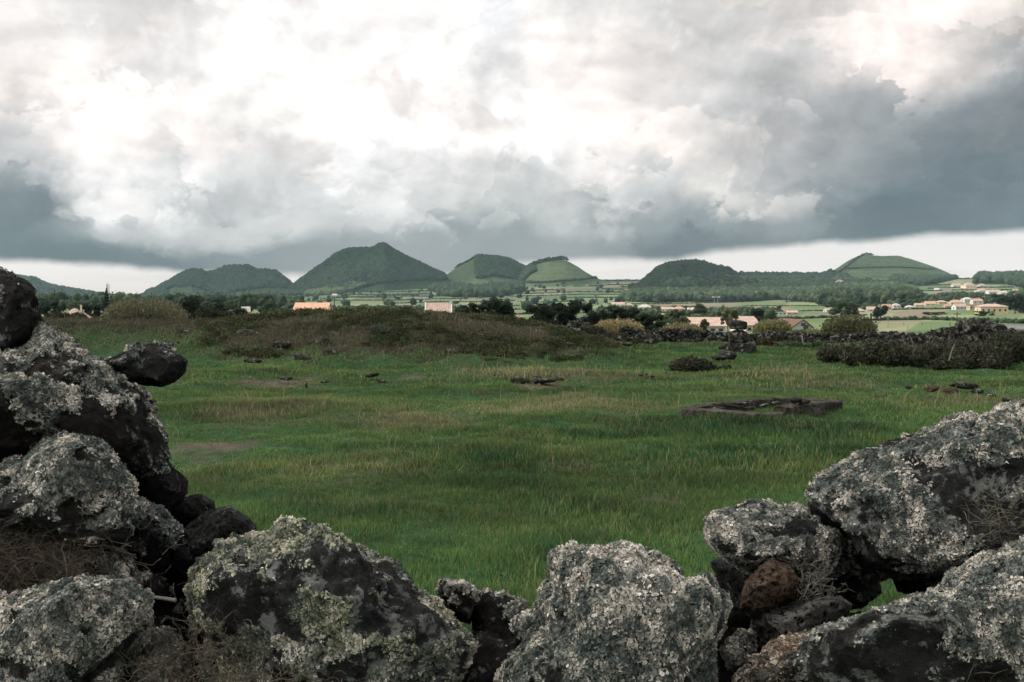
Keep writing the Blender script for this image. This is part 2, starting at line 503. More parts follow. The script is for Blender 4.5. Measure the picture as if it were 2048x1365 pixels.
def hillh(h, x, y):
    px = colx(x, y)
    c = np.interp(px, h['g'], h['c'], 0, 0); R = np.interp(px, h['g'], h['Rg'])
    t = np.abs(y - h['D']) / R
    s = np.clip(1 - t ** 1.55, 0, 1)
    gul = 1 + np.clip(t * 2.2, 0, 1) * (0.14 * fbm2(x, y, 1 / 70., 3, h['D']) + 0.10 * fbm2(x, y * .25, 1 / 28., 3, h['D'] + 1))
    return c * s * gul
def hall(x, y):
    z = terr(x, y); e = 0 * z
    for h in HILLS: e = np.maximum(e, hillh(h, x, y))
    return z + e

# base colours (albedo) of the land
PAST = [(0.105,0.145,0.060),(0.085,0.125,0.050),(0.13,0.165,0.075),(0.075,0.105,0.050),(0.15,0.165,0.085),(0.11,0.125,0.065),(0.065,0.095,0.045),(0.14,0.125,0.075)]
PAST = np.array(PAST) * np.array([1.15, 1.1, 1.25])
BANDS = np.array([540, 556, 561, 566, 571, 576, 582, 588, 593, 599, 605, 612, 620, 630, 642, 655, 700.])
def bandco(px, py):
    return py + 0.012 * (px - 1000) + 2.2 * fbm(np.stack([px / 130., py / 60., 0 * px], -1), 2, 9)
def landcol(px, py):
    q = bandco(px, py)
    b = np.clip(np.searchsorted(BANDS, q) - 1, 0, len(BANDS) - 2)
    wdt = 55 + 75 * _hash(b, b * 0 + 3, b * 0, 4)
    cx = np.floor(px / wdt + 7.3 * _hash(b, b * 0, b * 0, 8) + 0.02 * (q - BANDS[b])).astype(np.int64)
    r = _hash(cx, b, b * 0 + 1, 15)
    c = PAST[(r * 7.999).astype(int)]
    c = c * (1 + 0.12 * fbm(np.stack([px / 22., py / 5., 0 * px], -1), 3, 19))[..., None]
    return c
def dabs(px, py, spots):
    """soft patches traced at photograph positions on the near field: (px, py, rx, ry, amount)"""
    o = 0 * px
    for a, b, ra, rb, k in spots:
        o = o + k * np.exp(-(((px - a) / ra) ** 2 + ((py - b) / rb) ** 2))
    return o
BARE = [(450,880,110,16,1.3),(560,758,90,9,1.2),(1090,764,80,9,1.3),(1310,975,70,14,.9),(1640,846,90,8,1.3),(1420,862,60,7,.7),(700,868,80,6,.6),(1240,790,60,8,.7),(1560,728,90,10,.8),(820,742,60,6,.8),(420,905,70,8,.6),(1150,735,90,8,.4),(640,745,60,6,.6)]
DRY = [(500,815,120,16,.9),(820,822,150,15,.9),(1130,800,140,14,.9),(680,800,90,9,.4),(900,840,60,8,.5),(1180,745,200,12,.5),(1560,745,120,12,.6),(1640,760,120,10,.4),(1000,745,200,12,.5),(700,930,300,30,.35),(900,1000,300,24,.3),(1900,800,160,20,.6),(1340,925,120,22,.3),(1500,770,200,10,.3),(560,960,150,20,.25)]
LUSH = [(560,785,120,9,.6),(850,850,160,12,.6),(1200,860,200,12,.6),(430,935,100,14,.6),(700,1010,200,26,.5),(1020,905,120,18,.9),(1480,905,200,18,.8),(1560,845,180,16,.8),(1120,1110,200,60,.6),(1300,830,120,8,.5),(900,890,120,10,.5),(480,770,90,8,.5),(1400,700,120,8,.6),(1600,700,200,8,.6)]
def veg(x, y):
    z = 0.1
    px, py = scr(x, y, 0 * x + 0.05)
    n = fbm2(x, y, 0.45, 4, 41); n2 = fbm2(x, y, 1.7, 3, 42)
    bare = np.clip(dabs(px, py, BARE) + 0.7 * n2 - 0.15 + 0.25 * n, 0, 1)
    bare = .95 * bare * sstep(0.2, 0.6, bare)
    dry = np.clip(dabs(px, py, DRY) * 1.75 + 0.55 * n + 0.6 * n2 - 0.26, 0, 1)
    lush = np.clip(dabs(px, py, LUSH) - 0.9 * n + 0.5 * n2 + 0.2, 0, 1)
    m = mound(x, y); mo = sstep(0.0, 0.4, m + 0.22 * n2 - .02)
    pxx = colx(x, y)
    left = sstep(470, 330, pxx + 60 * n) * sstep(0.9, 0.45, m)
    mo = mo * (1 - 0.65 * left)
    return bare, dry, lush, mo
G1 = np.array([0.080, 0.150, 0.042]); G2 = np.array([0.038, 0.098, 0.034]); G3 = np.array([0.140, 0.185, 0.058])
S1 = np.array([0.34, 0.29, 0.165]); S2 = np.array([0.17, 0.148, 0.085]); HT = np.array([0.044, 0.042, 0.024]); SOIL = np.array([0.085, 0.066, 0.046])

# ground sheet: polar grid, fine in front, reaching past the horizon
azf = np.radians(np.arange(-33, 33.001, 0.075))
azb = np.radians(np.concatenate([np.arange(-180, -33, 3.0), ]))
az = np.concatenate([azb, azf, -azb[::-1][:-1]])
rad = np.unique(np.round(np.concatenate([np.geomspace(0.4, 3.5, 16), np.geomspace(3.5, 24, 90), np.geomspace(24, 48, 110), np.geomspace(48, 3400, 330), np.geomspace(3400, 40000, 30)]), 3))
A, Rr = np.meshgrid(az, rad, indexing='ij')
gx, gy = Rr * np.sin(A), Rr * np.cos(A)
gz = terr(gx, gy)
nA, nR = A.shape
gz = gz - 0.0
bx, by = gx.ravel(), gy.ravel()
px_, py_ = scr(bx, np.maximum(by, 0.3), gz.ravel())
px_ = np.where(by > 0.3, px_, 3000)
cols = landcol(np.clip(px_, -600, 2600), np.clip(py_, 540, 700))
bare, dry, lush, mo = veg(bx, np.maximum(by, 0.5))
nearc = lerp(G2 * 0.55, S2 * 0.55, (dry * 0.7)[:, None]); nearc = lerp(nearc, SOIL, bare[:, None]); nearc = lerp(nearc, HT * 0.8, mo[:, None])
rr = Rr.ravel()
t = sstep(40, 60, rr)[:, None]
cols = lerp(nearc, cols, t)
idx = np.arange(nA * nR).reshape(nA, nR)
i0 = idx; i1 = np.roll(idx, -1, axis=0)
Q = np.stack([i0[:, :-1], i0[:, 1:], i1[:, 1:], i1[:, :-1]], -1).reshape(-1, 4)
# small disc closing the middle
m, t_ = newmat('ground')
att = t_.new('ShaderNodeAttribute', attribute_name='tint').outputs['Color']
pos = t_.new('ShaderNodeNewGeometry').outputs['Position']
nn = t_.noise(pos, 6.0, 8, 0.65)
big = t_.noise(pos, 0.05, 6, 0.6)
f = t_.smooth(nn, 0.3, 0.7, 0.6, 1.4); f = t_.math('MULTIPLY', f, t_.smooth(big, 0.3, 0.7, 0.85, 1.15))
gc = t_.mix(1.0, att, t_.comb(f, f, f), 'MULTIPLY')
finish(t_, gc, 0.95, nn, 0.5, 0.03, 0.1)
M_GROUND = m
GV = np.stack([bx, by, gz.ravel()], -1)
GV = np.concatenate([GV, [[0, 0, 0]]]); cols = np.concatenate([cols, [G2 * 0.5]])
me = mkmesh('ground', GV, Q, M_GROUND, cols, True)
gobj = tag(link('ground', me), kind='structure')
print('ground', len(GV))

# hills
def hillcol(h, px, py, x, y, zz):
    n = fbm2(x, y, 1 / 60., 4, 77)
    k = h['kind']
    dark = np.array([0.030, 0.048, 0.024]); past = np.array([0.080, 0.105, 0.052]); mid = np.array([0.055, 0.08, 0.036])
    o = np.tile(dark, (len(px), 1))
    if k == 'rough':
        a = sstep(0.0, 0.35, n + 0.15 * np.exp(-((px - 470) / 60.) ** 2)); o = lerp(dark, mid, a[:, None])
        p = inpoly(px, py, [(325,590),(345,577),(385,574),(385,584),(350,592)]) | inpoly(px, py, [(440,592),(470,585),(510,580),(560,578),(600,578),(590,586),(500,592)])
        o = np.where(p[:, None], past * 0.9, o)
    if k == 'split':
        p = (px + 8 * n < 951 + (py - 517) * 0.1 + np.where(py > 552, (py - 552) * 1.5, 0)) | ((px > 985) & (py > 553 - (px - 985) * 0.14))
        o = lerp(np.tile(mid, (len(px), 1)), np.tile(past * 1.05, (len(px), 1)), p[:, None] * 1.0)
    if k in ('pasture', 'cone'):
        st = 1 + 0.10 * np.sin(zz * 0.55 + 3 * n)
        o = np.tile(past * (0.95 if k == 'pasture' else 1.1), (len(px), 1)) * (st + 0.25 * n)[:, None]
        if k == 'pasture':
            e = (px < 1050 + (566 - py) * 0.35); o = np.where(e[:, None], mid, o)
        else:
            e = px > 1795 + (py - 511) * 3.1; o = np.where(e[:, None], dark * 1.1, o)  # right flank painted darker: the cone's unlit side put into its colour
    return o
HLAB = None
for h in HILLS:
    px = np.arange(h['g'][0], h['g'][-1] + 1, 2.0)
    tt = np.linspace(-1, 1, 90); tt = np.sign(tt) * np.abs(tt) ** 0.8
    PX, TT = np.meshgrid(px, tt, indexing='ij')
    Rg = np.interp(PX, h['g'], h['Rg']) * 1.05
    yv = h['D'] + TT * Rg; xv = (PX - 1024) / F * yv
    hv = hillh(h, xv, yv)
    fr = fbm2(xv, yv, 1 / 25., 4, 3)
    zv = terr(xv, yv) + hv * (1 + 0.03 * fr) - 1.2
    s = scr(xv, yv, zv)
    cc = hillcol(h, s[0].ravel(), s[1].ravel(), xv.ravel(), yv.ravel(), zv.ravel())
    n0, n1_ = PX.shape; idx = np.arange(n0 * n1_).reshape(n0, n1_)
    Q = np.stack([idx[:-1, :-1], idx[1:, :-1], idx[1:, 1:], idx[:-1, 1:]], -1).reshape(-1, 4)
    hm = bpy.data.materials.get('hill_land') or None
    if hm is None:
        hm, ht = newmat('hill_land')
        a = ht.new('ShaderNodeAttribute', attribute_name='tint').outputs['Color']
        pos = ht.new('ShaderNodeNewGeometry').outputs['Position']
        n = ht.noise(pos, 0.08, 8, 0.65); f = ht.smooth(n, 0.3, 0.7, 0.78, 1.22)
        finish(ht, ht.mix(1.0, a, ht.comb(f, f, f), 'MULTIPLY'), 0.95, n, 0.5, 3.0, 0.05)
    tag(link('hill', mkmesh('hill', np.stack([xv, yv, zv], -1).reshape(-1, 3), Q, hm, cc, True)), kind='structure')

# ------------------------------------------------------------------ far woods and hedges (uncountable masses)
CRN = []
for s in range(0):
    V, Fc = ico(2); g = np.random.default_rng(s + 50)
    q = V * (1 + 0.30 * fbm(V * 1.7 + s * 9, 3, s)[:, None] + 0.10 * g.normal(size=(len(V), 1)))
    q = q * [1, 1, 1.05]; CRN.append((q, Fc))
V1, F1 = ico(1)
CRN1 = []
for s in range(6):
    g = np.random.default_rng(s + 80); CRN1.append((V1 * (1 + 0.16 * g.normal(size=(len(V1), 1))), F1))
def _cardcrown(seed, nc=150):
    g = np.random.default_rng(seed); Vs = []; Fs = []; b = 0
    L = [(g.uniform(-.45, .45), g.uniform(-.45, .45), g.uniform(-.45, .5), g.uniform(.42, .62)) for _ in range(6)]
    for l in L:
        q = V1 * l[3] * .82 + np.array(l[:3]); Vs.append(q); Fs.append(F1 + b); b += len(q)
    Lk = np.array(L)[g.integers(0, 6, nc)]; d = g.normal(size=(nc, 3)); d /= np.linalg.norm(d, axis=1)[:, None]
    p = Lk[:, :3] + d * Lk[:, 3:4] * g.uniform(.85, 1.12, (nc, 1)); R_ = randrot(nc, g); s = g.uniform(.07, .17, nc)[:, None]
    V = np.stack([p - R_[:, :, 0] * s, p + R_[:, :, 1] * s * .8, p + R_[:, :, 0] * s], 1).reshape(-1, 3)
    Vs.append(V); Fs.append(np.arange(nc * 3).reshape(-1, 3) + b)
    return np.concatenate(Vs), np.concatenate(Fs)
CRN3 = [_cardcrown(s + 200) for s in range(6)]
def crowns(name, label, x, y, z, r, hgt, tone, g, lod=1, cat=None):
    """many tree crowns as one far-off mass: r radius, hgt height of crown centre"""
    src = CRN1 if lod == 1 else CRN3
    k = g.integers(0, 6, len(x)); Vs = []; Fs = []; Cs = []; b = 0
    for j in range(6):
        m_ = k == j
        n = m_.sum()
        if n == 0: continue
        V, Fc = src[j]
        R = rotz(g.uniform(0, 6.28, n)); sc_ = np.stack([r[m_] * g.uniform(.85, 1.15, n), r[m_] * g.uniform(.85, 1.15, n), hgt[m_] * 0.62], -1)
        A = R * sc_[:, None, :]
        v_, f_ = rep_mesh(V, Fc, (A, np.stack([x[m_], y[m_], z[m_] + hgt[m_] * 0.5], -1)), n)
        c_ = np.repeat(tone[m_], len(V), 0) * (1 + 0.22 * g.normal(size=(len(v_), 1)) * 0.6).clip(.5, 1.6)
        Vs.append(v_); Fs.append(f_ + b); Cs.append(c_); b += len(v_)
    me = mkmesh(name, np.concatenate(Vs), np.concatenate(Fs), M_WOOD, np.concatenate(Cs), False)
    o = link(name, me); tag(o, label, cat or name, kind='stuff'); return o
# view lines to the village houses stay clear of trees: (column, foot row, width)
SIGHT = [(1982,629,52),(1718,625,24),(1741,624,18),(1772,621,20),(1791,617,17),(1818,618,16),(1838,614,20),(1859,613,22),(1882,608,22),(1893,618,14),(1911,611,28),(1918,620,26),(1933,607,21),(1945,621,21),(1952,609,22),
 (1911,575,19),(1936,577,26),(1962,575,17),(1884,582,28),(1962,586,24),(1985,589,26),(2007,591,22),(2008,601,10),(2031,586,16),(1678,570,19),(1560,631,24),(1583,630,24),(1657,624,18),(1236,614,28),(1257,614,20),(1289,620,28),(1334,624,26),(1358,623,24),(1382,625,15),(832,598,52),(1256,584,13),(670,593,11),(1723,592,17)]
_sx, _sy = np.array([a[0] for a in SIGHT], float), np.array([a[1] for a in SIGHT], float)
_sd = ground_hit(_sx, _sy)[1]; _sw = np.array([a[2] for a in SIGHT]) / 2.0
def clear_of(x, y, z, r, h):
    px = colx(x, y); top = scr(x, y, z + h * 1.0)[1]; rp = r * F / y * .8
    bad = np.zeros(len(x), bool)
    for i in range(len(_sx)):
        bad |= (np.abs(px - _sx[i]) < _sw[i] + rp * .7) & (y < _sd[i] + 5) & (top < _sy[i] - 3.5)
    return ~bad
def sample_area(poly, n, dlo, dhi, g, useh=True):
    """random ground points whose foot projects inside a traced region, uniform over the land"""
    P_ = np.array(poly, float); x0, x1 = P_[:, 0].min(), P_[:, 0].max()
    px = g.uniform(x0, x1, n); d = np.sqrt(g.uniform(dlo ** 2, dhi ** 2, n))
    x = (px - 1024) / F * d; z = hall(x, d) if useh else terr(x, d)
    sx, sy = scr(x, d, z)
    k = inpoly(sx, sy, poly)
    return x[k], d[k], z[k]
DK = np.array([[0.024, 0.040, 0.021], [0.031, 0.049, 0.024], [0.044, 0.062, 0.030], [0.019, 0.032, 0.019], [0.060, 0.076, 0.038]])
def wood(name, label, poly, n, dlo, dhi, r, hgt, seed, tones=(0, 1, 2, 3), bright=1.0, lod=1, useh=True):
    g = np.random.default_rng(seed)
    x, y, z = sample_area(poly, n, dlo, dhi, g, useh)
    if len(x) == 0: print('EMPTY', label); return
    kc = clear_of(x, y, z, r, hgt); x, y, z = x[kc], y[kc], z[kc]
    if len(x) == 0: print('EMPTY', label); return
    cl = fbm2(x, y, 1 / (r * 9), 3, seed)
    k = np.array(tones)[g.integers(0, len(tones), len(x))]
    tn = DK[k] * (1 + 0.35 * cl[:, None]) * bright
    rr_ = r * g.uniform(0.6, 1.35, len(x)); hh = hgt * g.uniform(0.6, 1.35, len(x)) * (1 + 0.25 * cl)
    print(label, len(x))
    return crowns(name, label, x, y, z - 0.2, rr_, hh, tn, g, lod)
BIG = [(-400,480),(1000,480),(1000,640),(-400,640)]
wood('forest', 'hazy blue woodland covering the farthest left ridge', [(-400,500),(300,500),(300,607),(-400,607)], 14000, 3850, 4500, 10, 12, 1)
wood('forest', 'rough woodland on the hummocky ridge left of the large cone', [(268,520),(600,520),(640,600),(560,574),(500,578),(440,590),(380,572),(340,576),(320,600),(262,606)], 9000, 2960, 3600, 8, 10, 2, (0, 1, 2))
wood('forest', 'dense dark plantation covering the tallest volcanic cone', [(500,620),(600,480),(820,480),(886,544),(893,560),(880,562),(860,560),(760,568),(700,580),(600,600)], 26000, 2380, 2900, 5.0, 6.5, 3, (0, 0, 1, 3), .82)
wood('forest', 'dark wood on the right side of the twin cone', [(951,505),(1060,530),(1085,560),(1060,575),(1035,560),(985,552),(955,558)], 16000, 2500, 2990, 6, 8, 4, (0, 1, 2, 3))
wood('forest', 'dark wood capping the low rounded hill right of centre', [(1262,500),(1480,500),(1530,578),(1262,590)], 12000, 1690, 2200, 6, 8, 5, (0, 3, 1), .6)
wood('forest', 'pale leafy trees along the foot of the tallest cone', [(590,600),(650,582),(715,568),(735,572),(690,586),(640,598),(560,608)], 5000, 2200, 2600, 6.5, 9, 6, (2, 4), 1.25)
W4 = [(1240,602),(1290,585),(1330,566),(1480,561),(1655,563),(1700,565),(1760,572),(1800,580),(1830,590),(1835,606),(1790,608),(1700,612),(1660,617),(1630,606),(1560,600),(1500,604),(1440,606),(1380,604),(1300,607)]
wood('forest', 'broad mixed woodland filling the slope below the hills on the right', W4, 19000, 1250, 2300, 5.5, 9, 7, (0, 1, 2, 3, 4), 1.0)
wood('forest', 'nearer leafy trees at the foot of the broad woodland on the right', W4, 3600, 760, 1260, 6, 9, 27, (0, 1, 2, 3, 4), 1.0, lod=2)
wood('forest', 'skyline trees between the wooded hill and the pasture cone', [(1470,545),(1660,545),(1700,562),(1470,568)], 2600, 2200, 3000, 8, 11, 8, (0, 1, 3))
wood('forest', 'trees along the foot of the right hand pasture cone', [(1780,553),(1925,556),(1850,572),(1790,566)], 3000, 1800, 2700, 7, 9, 9, (0, 1, 3))
wood('forest', 'dark trees on the skyline at the right edge', [(1955,552),(2200,545),(2200,583),(2060,580),(2010,568),(1950,568)], 3500, 1400, 2900, 7, 14, 10, (0, 1, 3))
wood('forest', 'trees beside the village at the right edge', [(1990,592),(2200,592),(2200,640),(2060,642),(2010,625),(2000,606)], 1000, 500, 1200, 5.5, 9, 11, (0, 1, 2), lod=2)
wood('forest', 'clump of leafy trees below the yellow building', [(1845,625),(1955,624),(1990,637),(1960,646),(1880,644),(1850,636)], 420, 300, 620, 3.6, 5.0, 12, (1, 2, 4), 1.1, lod=2)
wood('forest', 'dark wooded strip under the twin cones', [(860,582),(900,577),(960,584),(990,576),(1010,572),(1046,571),(1046,584),(1020,592),(970,596),(900,595),(880,588)], 2400, 1100, 2300, 7, 12, 13, (0, 1, 3))
wood('forest', 'mixed treeline along the far side of the left fields', [(-200,603),(600,603),(600,632),(-200,636)], 1900, 420, 1500, 5, 7.2, 14, (0, 1, 2, 3), lod=2)
wood('forest', 'low scrub and small trees behind the red roofed farmhouse', [(560,617),(930,617),(930,634),(560,634)], 900, 420, 1000, 2.4, 2.6, 15, (0, 1, 2, 4), lod=2)
wood('forest', 'bushy trees between the hamlet roofs and the fields', [(1200,618),(1560,622),(1560,650),(1200,650)], 900, 260, 900, 2.6, 3.2, 16, (0, 1, 2, 4), lod=2)
wood('forest', 'garden trees among the village houses on the slope', [(1690,600),(2010,582),(2030,612),(1960,618),(1850,626),(1700,628)], 420, 500, 1300, 3.6, 4.6, 17, (0, 1, 2), lod=2)
wood('forest', 'small trees scattered over the middle pastures', [(600,575),(1300,560),(1300,622),(600,622)], 150, 600, 2500, 4, 6, 18, (0, 1, 3))

# hedges and field walls: bumpy rows along the borders of the fields
def hedge_pts(line, step=1.2):
    L = np.array(line, float); out = []
    for a, b in zip(L[:-1], L[1:]):
        n = max(2, int(np.hypot(*(b - a)) / step)); t = np.linspace(0, 1, n, endpoint=False)[:, None]
        out.append(a + (b - a) * t)
    return np.concatenate(out)
g = np.random.default_rng(99)
hp = []
pxs = np.arange(420, 2100, 1.3)
for Bd in BANDS[2:14]:
    yb = Bd - 0.012 * (pxs - 1000)
    for _ in range(3): yb = Bd - 0.012 * (pxs - 1000) - 2.2 * fbm(np.stack([pxs / 130., yb / 60., 0 * pxs], -1), 2, 9)
    keep = fbm(np.stack([pxs / 90., pxs * 0 + Bd, 0 * pxs], -1), 2, 33) > -0.15
    hp.append(np.stack([pxs, yb], -1)[keep])
for line in [[(880,575),(930,566),(945,560)],[(1040,568),(1060,572),(1100,566),(1160,562),(1200,557),(1260,560)],[(1130,560),(1125,575)],[(790,570),(770,584)],[(700,580),(690,590)],[(640,600),(720,594),(820,592)],[(1190,558),(1185,570)],[(1180,572),(1280,570)],[(1000,600),(1060,606),(1150,604)],[(1190,590),(1196,612)],[(930,590),(920,603)],
             [(1750,642),(1860,640),(2048,648)],[(1560,640),(1660,636),(1740,642)]]:
    hp.append(hedge_pts(line))
hp = np.concatenate(hp)
hx, hy = ground_hit(hp[:, 0], hp[:, 1]); hk_ = (hall(hx, hy) - terr(hx, hy)) < 1.0; hx, hy = hx[hk_], hy[hk_]; hx = hx + g.normal(size=len(hx)) * 0.6
tone = DK[g.integers(0, 4, len(hx))]
rr_ = np.clip(hy * 1.1 / F, 0.5, 1.8) * g.uniform(.7, 1.5, len(hx)); hh = np.clip(hy * 2.0 / F, 0.9, 2.6) * g.uniform(.6, 1.5, len(hx))
crowns('hedgerow', 'dark hedges and walls dividing the distant pastures', hx, hy, hall(hx, hy) - 0.2, rr_ * 1.4, hh, tone, g, 1)
# hedge lines over the two pasture cones
def hill_line(hi, line, label, r=2.4, hh=3.2):
    h = HILLS[hi]; L = hedge_pts(line, 0.9); xs = []; ys = []
    for px, py in L:
        ds = np.linspace(h['D'] - h['R'] * 1.05, h['D'] + 25, 160); x = (px - 1024) / F * ds
        z = terr(x, ds) + hillh(h, x, ds); sy = scr(x, ds, z)[1]
        k = np.argmax(sy <= py) if (sy <= py).any() else int(np.argmin(sy)); xs.append(x[k]); ys.append(ds[k])
    xs = np.array(xs); ys = np.array(ys); g = np.random.default_rng(hi)
    xs = xs + g.normal(size=len(xs)) * 1.0
    crowns('hedgerow', label, xs, ys, hall(xs, ys) - 0.5, r * g.uniform(.6, 1.4, len(xs)), hh * g.uniform(.5, 1.7, len(xs)), DK[g.integers(0, 4, len(xs))], g, 1)
hill_line(6, [(1668,552),(1690,536),(1712,518),(1728,509),(1745,509)], 'hedge climbing the left edge of the right hand pasture cone', 3, 4)
hill_line(6, [(1690,538),(1730,536),(1790,535),(1830,537),(1868,539)], 'level hedge crossing the middle of the right hand pasture cone', 2.2, 2.5)
hill_line(4, [(1038,566),(1050,548),(1064,533),(1080,525),(1100,521),(1120,519),(1134,520)], 'dark hedge round the crown of the round pasture cone', 5, 6)
hill_line(4, [(1044,565),(1080,566),(1120,563),(1160,560),(1195,556)], 'hedge along the foot of the round pasture cone', 3, 3.4)
hill_line(3, [(912,536),(930,526),(948,517),(958,516)], 'thin hedge on the left crest of the twin cone', 3, 4)

# ------------------------------------------------------------------ rocks
def rockmat(name, base, pale, brown, palecut=0.62, sc=1.0, vesic=True):
    m, t = newmat(name)
    pos = t.new('ShaderNodeNewGeometry').outputs['Position']
    a = t.noise(pos, 9 * sc, 8, 0.65); b_ = t.noise(pos, 3.2 * sc, 5, 0.6, 0.4); c = t.noise(pos, 45 * sc, 6, 0.65)
    dk = tuple(v * 0.35 for v in base)
    col = t.ramp(a, [(0.28, dk), (0.5, base), (0.72, tuple(v * 1.9 for v in base))])
    col = t.mix(t.smooth(b_, 0.5, 0.66, 0, 0.6), col, brown)
    # thin crusts of pale lichen
    spk = t.smooth(t.noise(pos, 95 * sc, 5, .7), .62, .68, 0, .5)
    col = t.mix(spk, col, tuple(v * .55 for v in pale))
    cr = t.math('ADD', t.math('MULTIPLY', t.noise(pos, 24 * sc, 7, 0.72, 0.15), 0.75), t.math('MULTIPLY', c, 0.25))
    ck = t.smooth(cr, palecut, palecut + 0.05)
    col = t.mix(t.math('MULTIPLY', ck, 0.75), col, pale)
    vo = t.voro(pos, 75 * sc); pit = t.smooth(vo, 0.08, 0.42)
    wv_ = t.vmath('ADD', pos, t.vmath('SCALE', t.noise(pos, 30 * sc, 3, .6, out='Color'), scale=0.03 / sc)); vo2 = t.voro(wv_, 26 * sc); pit2 = t.smooth(vo2, 0.05, 0.6)
    h = t.math('ADD', t.math('MULTIPLY', c, 0.7), t.math('ADD', t.math('MULTIPLY', pit, 0.35), t.math('MULTIPLY', pit2, 0.5)))
    h = t.math('ADD', h, t.math('MULTIPLY', a, 1.2))
    if vesic:
        k = t.smooth(c, 0.3, 0.6, 0.45, 1.25)
        col = t.mix(1.0, col, t.comb(k, k, k), 'MULTIPLY')
    la = t.new('ShaderNodeAttribute', attribute_name='lich').outputs['Fac']; lt = t.new('ShaderNodeAttribute', attribute_name='tint').outputs['Color']
    s1 = t.noise(pos, 150, 4, .7); s2_ = t.noise(pos, 420, 3, .7)
    mk = t.smooth(t.math('ADD', la, t.math('MULTIPLY', t.math('SUBTRACT', s1, .5), 2.6)), 0.0, 0.30)
    sp = t.math('MULTIPLY', t.smooth(s1, .36, .66, .25, 1.35), t.smooth(s2_, .35, .65, .5, 1.4))
    col = t.mix(mk, col, t.mix(1.0, lt, t.comb(sp, sp, sp), 'MULTIPLY'))
    h = t.math('ADD', h, t.math('MULTIPLY', t.math('MULTIPLY', t.math('ADD', s1, s2_), la), 1.0))
    finish(t, col, 0.93, h, 0.9, 0.02 / sc, 0.12)
    return m
M_ROCK = rockmat('basalt', (0.032, 0.0315, 0.031), (0.26, 0.27, 0.25), (0.042, 0.034, 0.026), 0.52)
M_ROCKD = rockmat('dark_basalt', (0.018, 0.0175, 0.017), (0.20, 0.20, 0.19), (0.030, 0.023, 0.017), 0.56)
M_ROCKB = rockmat('brown_basalt', (0.075, 0.052, 0.037), (0.24, 0.20, 0.17), (0.095, 0.058, 0.036), 0.66)
M_ROCKG = rockmat('grey_stone', (0.095, 0.092, 0.088), (0.22, 0.22, 0.21), (0.08, 0.072, 0.062), 0.66)
M_FAR = rockmat('field_rock', (0.040, 0.038, 0.032), (0.24, 0.24, 0.22), (0.035, 0.028, 0.018), 0.53, 0.25)
M_SLAB = rockmat('old_concrete', (0.075, 0.068, 0.055), (0.20, 0.15, 0.12), (0.04, 0.028, 0.018), 0.62, 0.35)
M_LICH = tintmat('lichen_flake', 0.9, 0.12, spec=0.08)

def rock_shape(level, seed, facets=9, rough=1.0, cut=(0.60, 0.88), front=True):
    V, Fc = ico(level); g = np.random.default_rng(seed)
    q = V.copy()
    q = q * (1 + 0.10 * fbm(q * 1.3 + seed, 2, seed)[:, None])
    for i in range(facets):
        m_ = g.normal(size=3)
        if front: m_[1] = -abs(m_[1]) - 0.5
        m_ /= np.linalg.norm(m_)
        c = g.uniform(*cut); dd = q @ m_ - c
        q = q - np.clip(dd, 0, None)[:, None] * m_[None] * 0.88
    return q, Fc
def surf_noise(q, size, seed, amp=1.0):
    """relief in metres for points q (metres): lumps, ridges, vesicles"""
    a = 0.036 * size * fbm(q * (2.6 / size) + seed, 4, seed)
    b = 0.032 * size * fbm(q * (6.0 / size) + seed, 4, seed + 9, ridged=True)
    c = min(0.018, 0.045 * size) * fbm(q * 24, 5, seed + 3, 0.62)
    d = fbm(q * 75, 2, seed + 5); d = -min(0.006, 0.012 * size) * sstep(0.05, 0.5, d)
    return amp * (a + b + c + d)
LWHITE = np.array([(0.62,0.60,0.57),(0.52,0.51,0.49),(0.70,0.68,0.65),(0.44,0.44,0.43)])
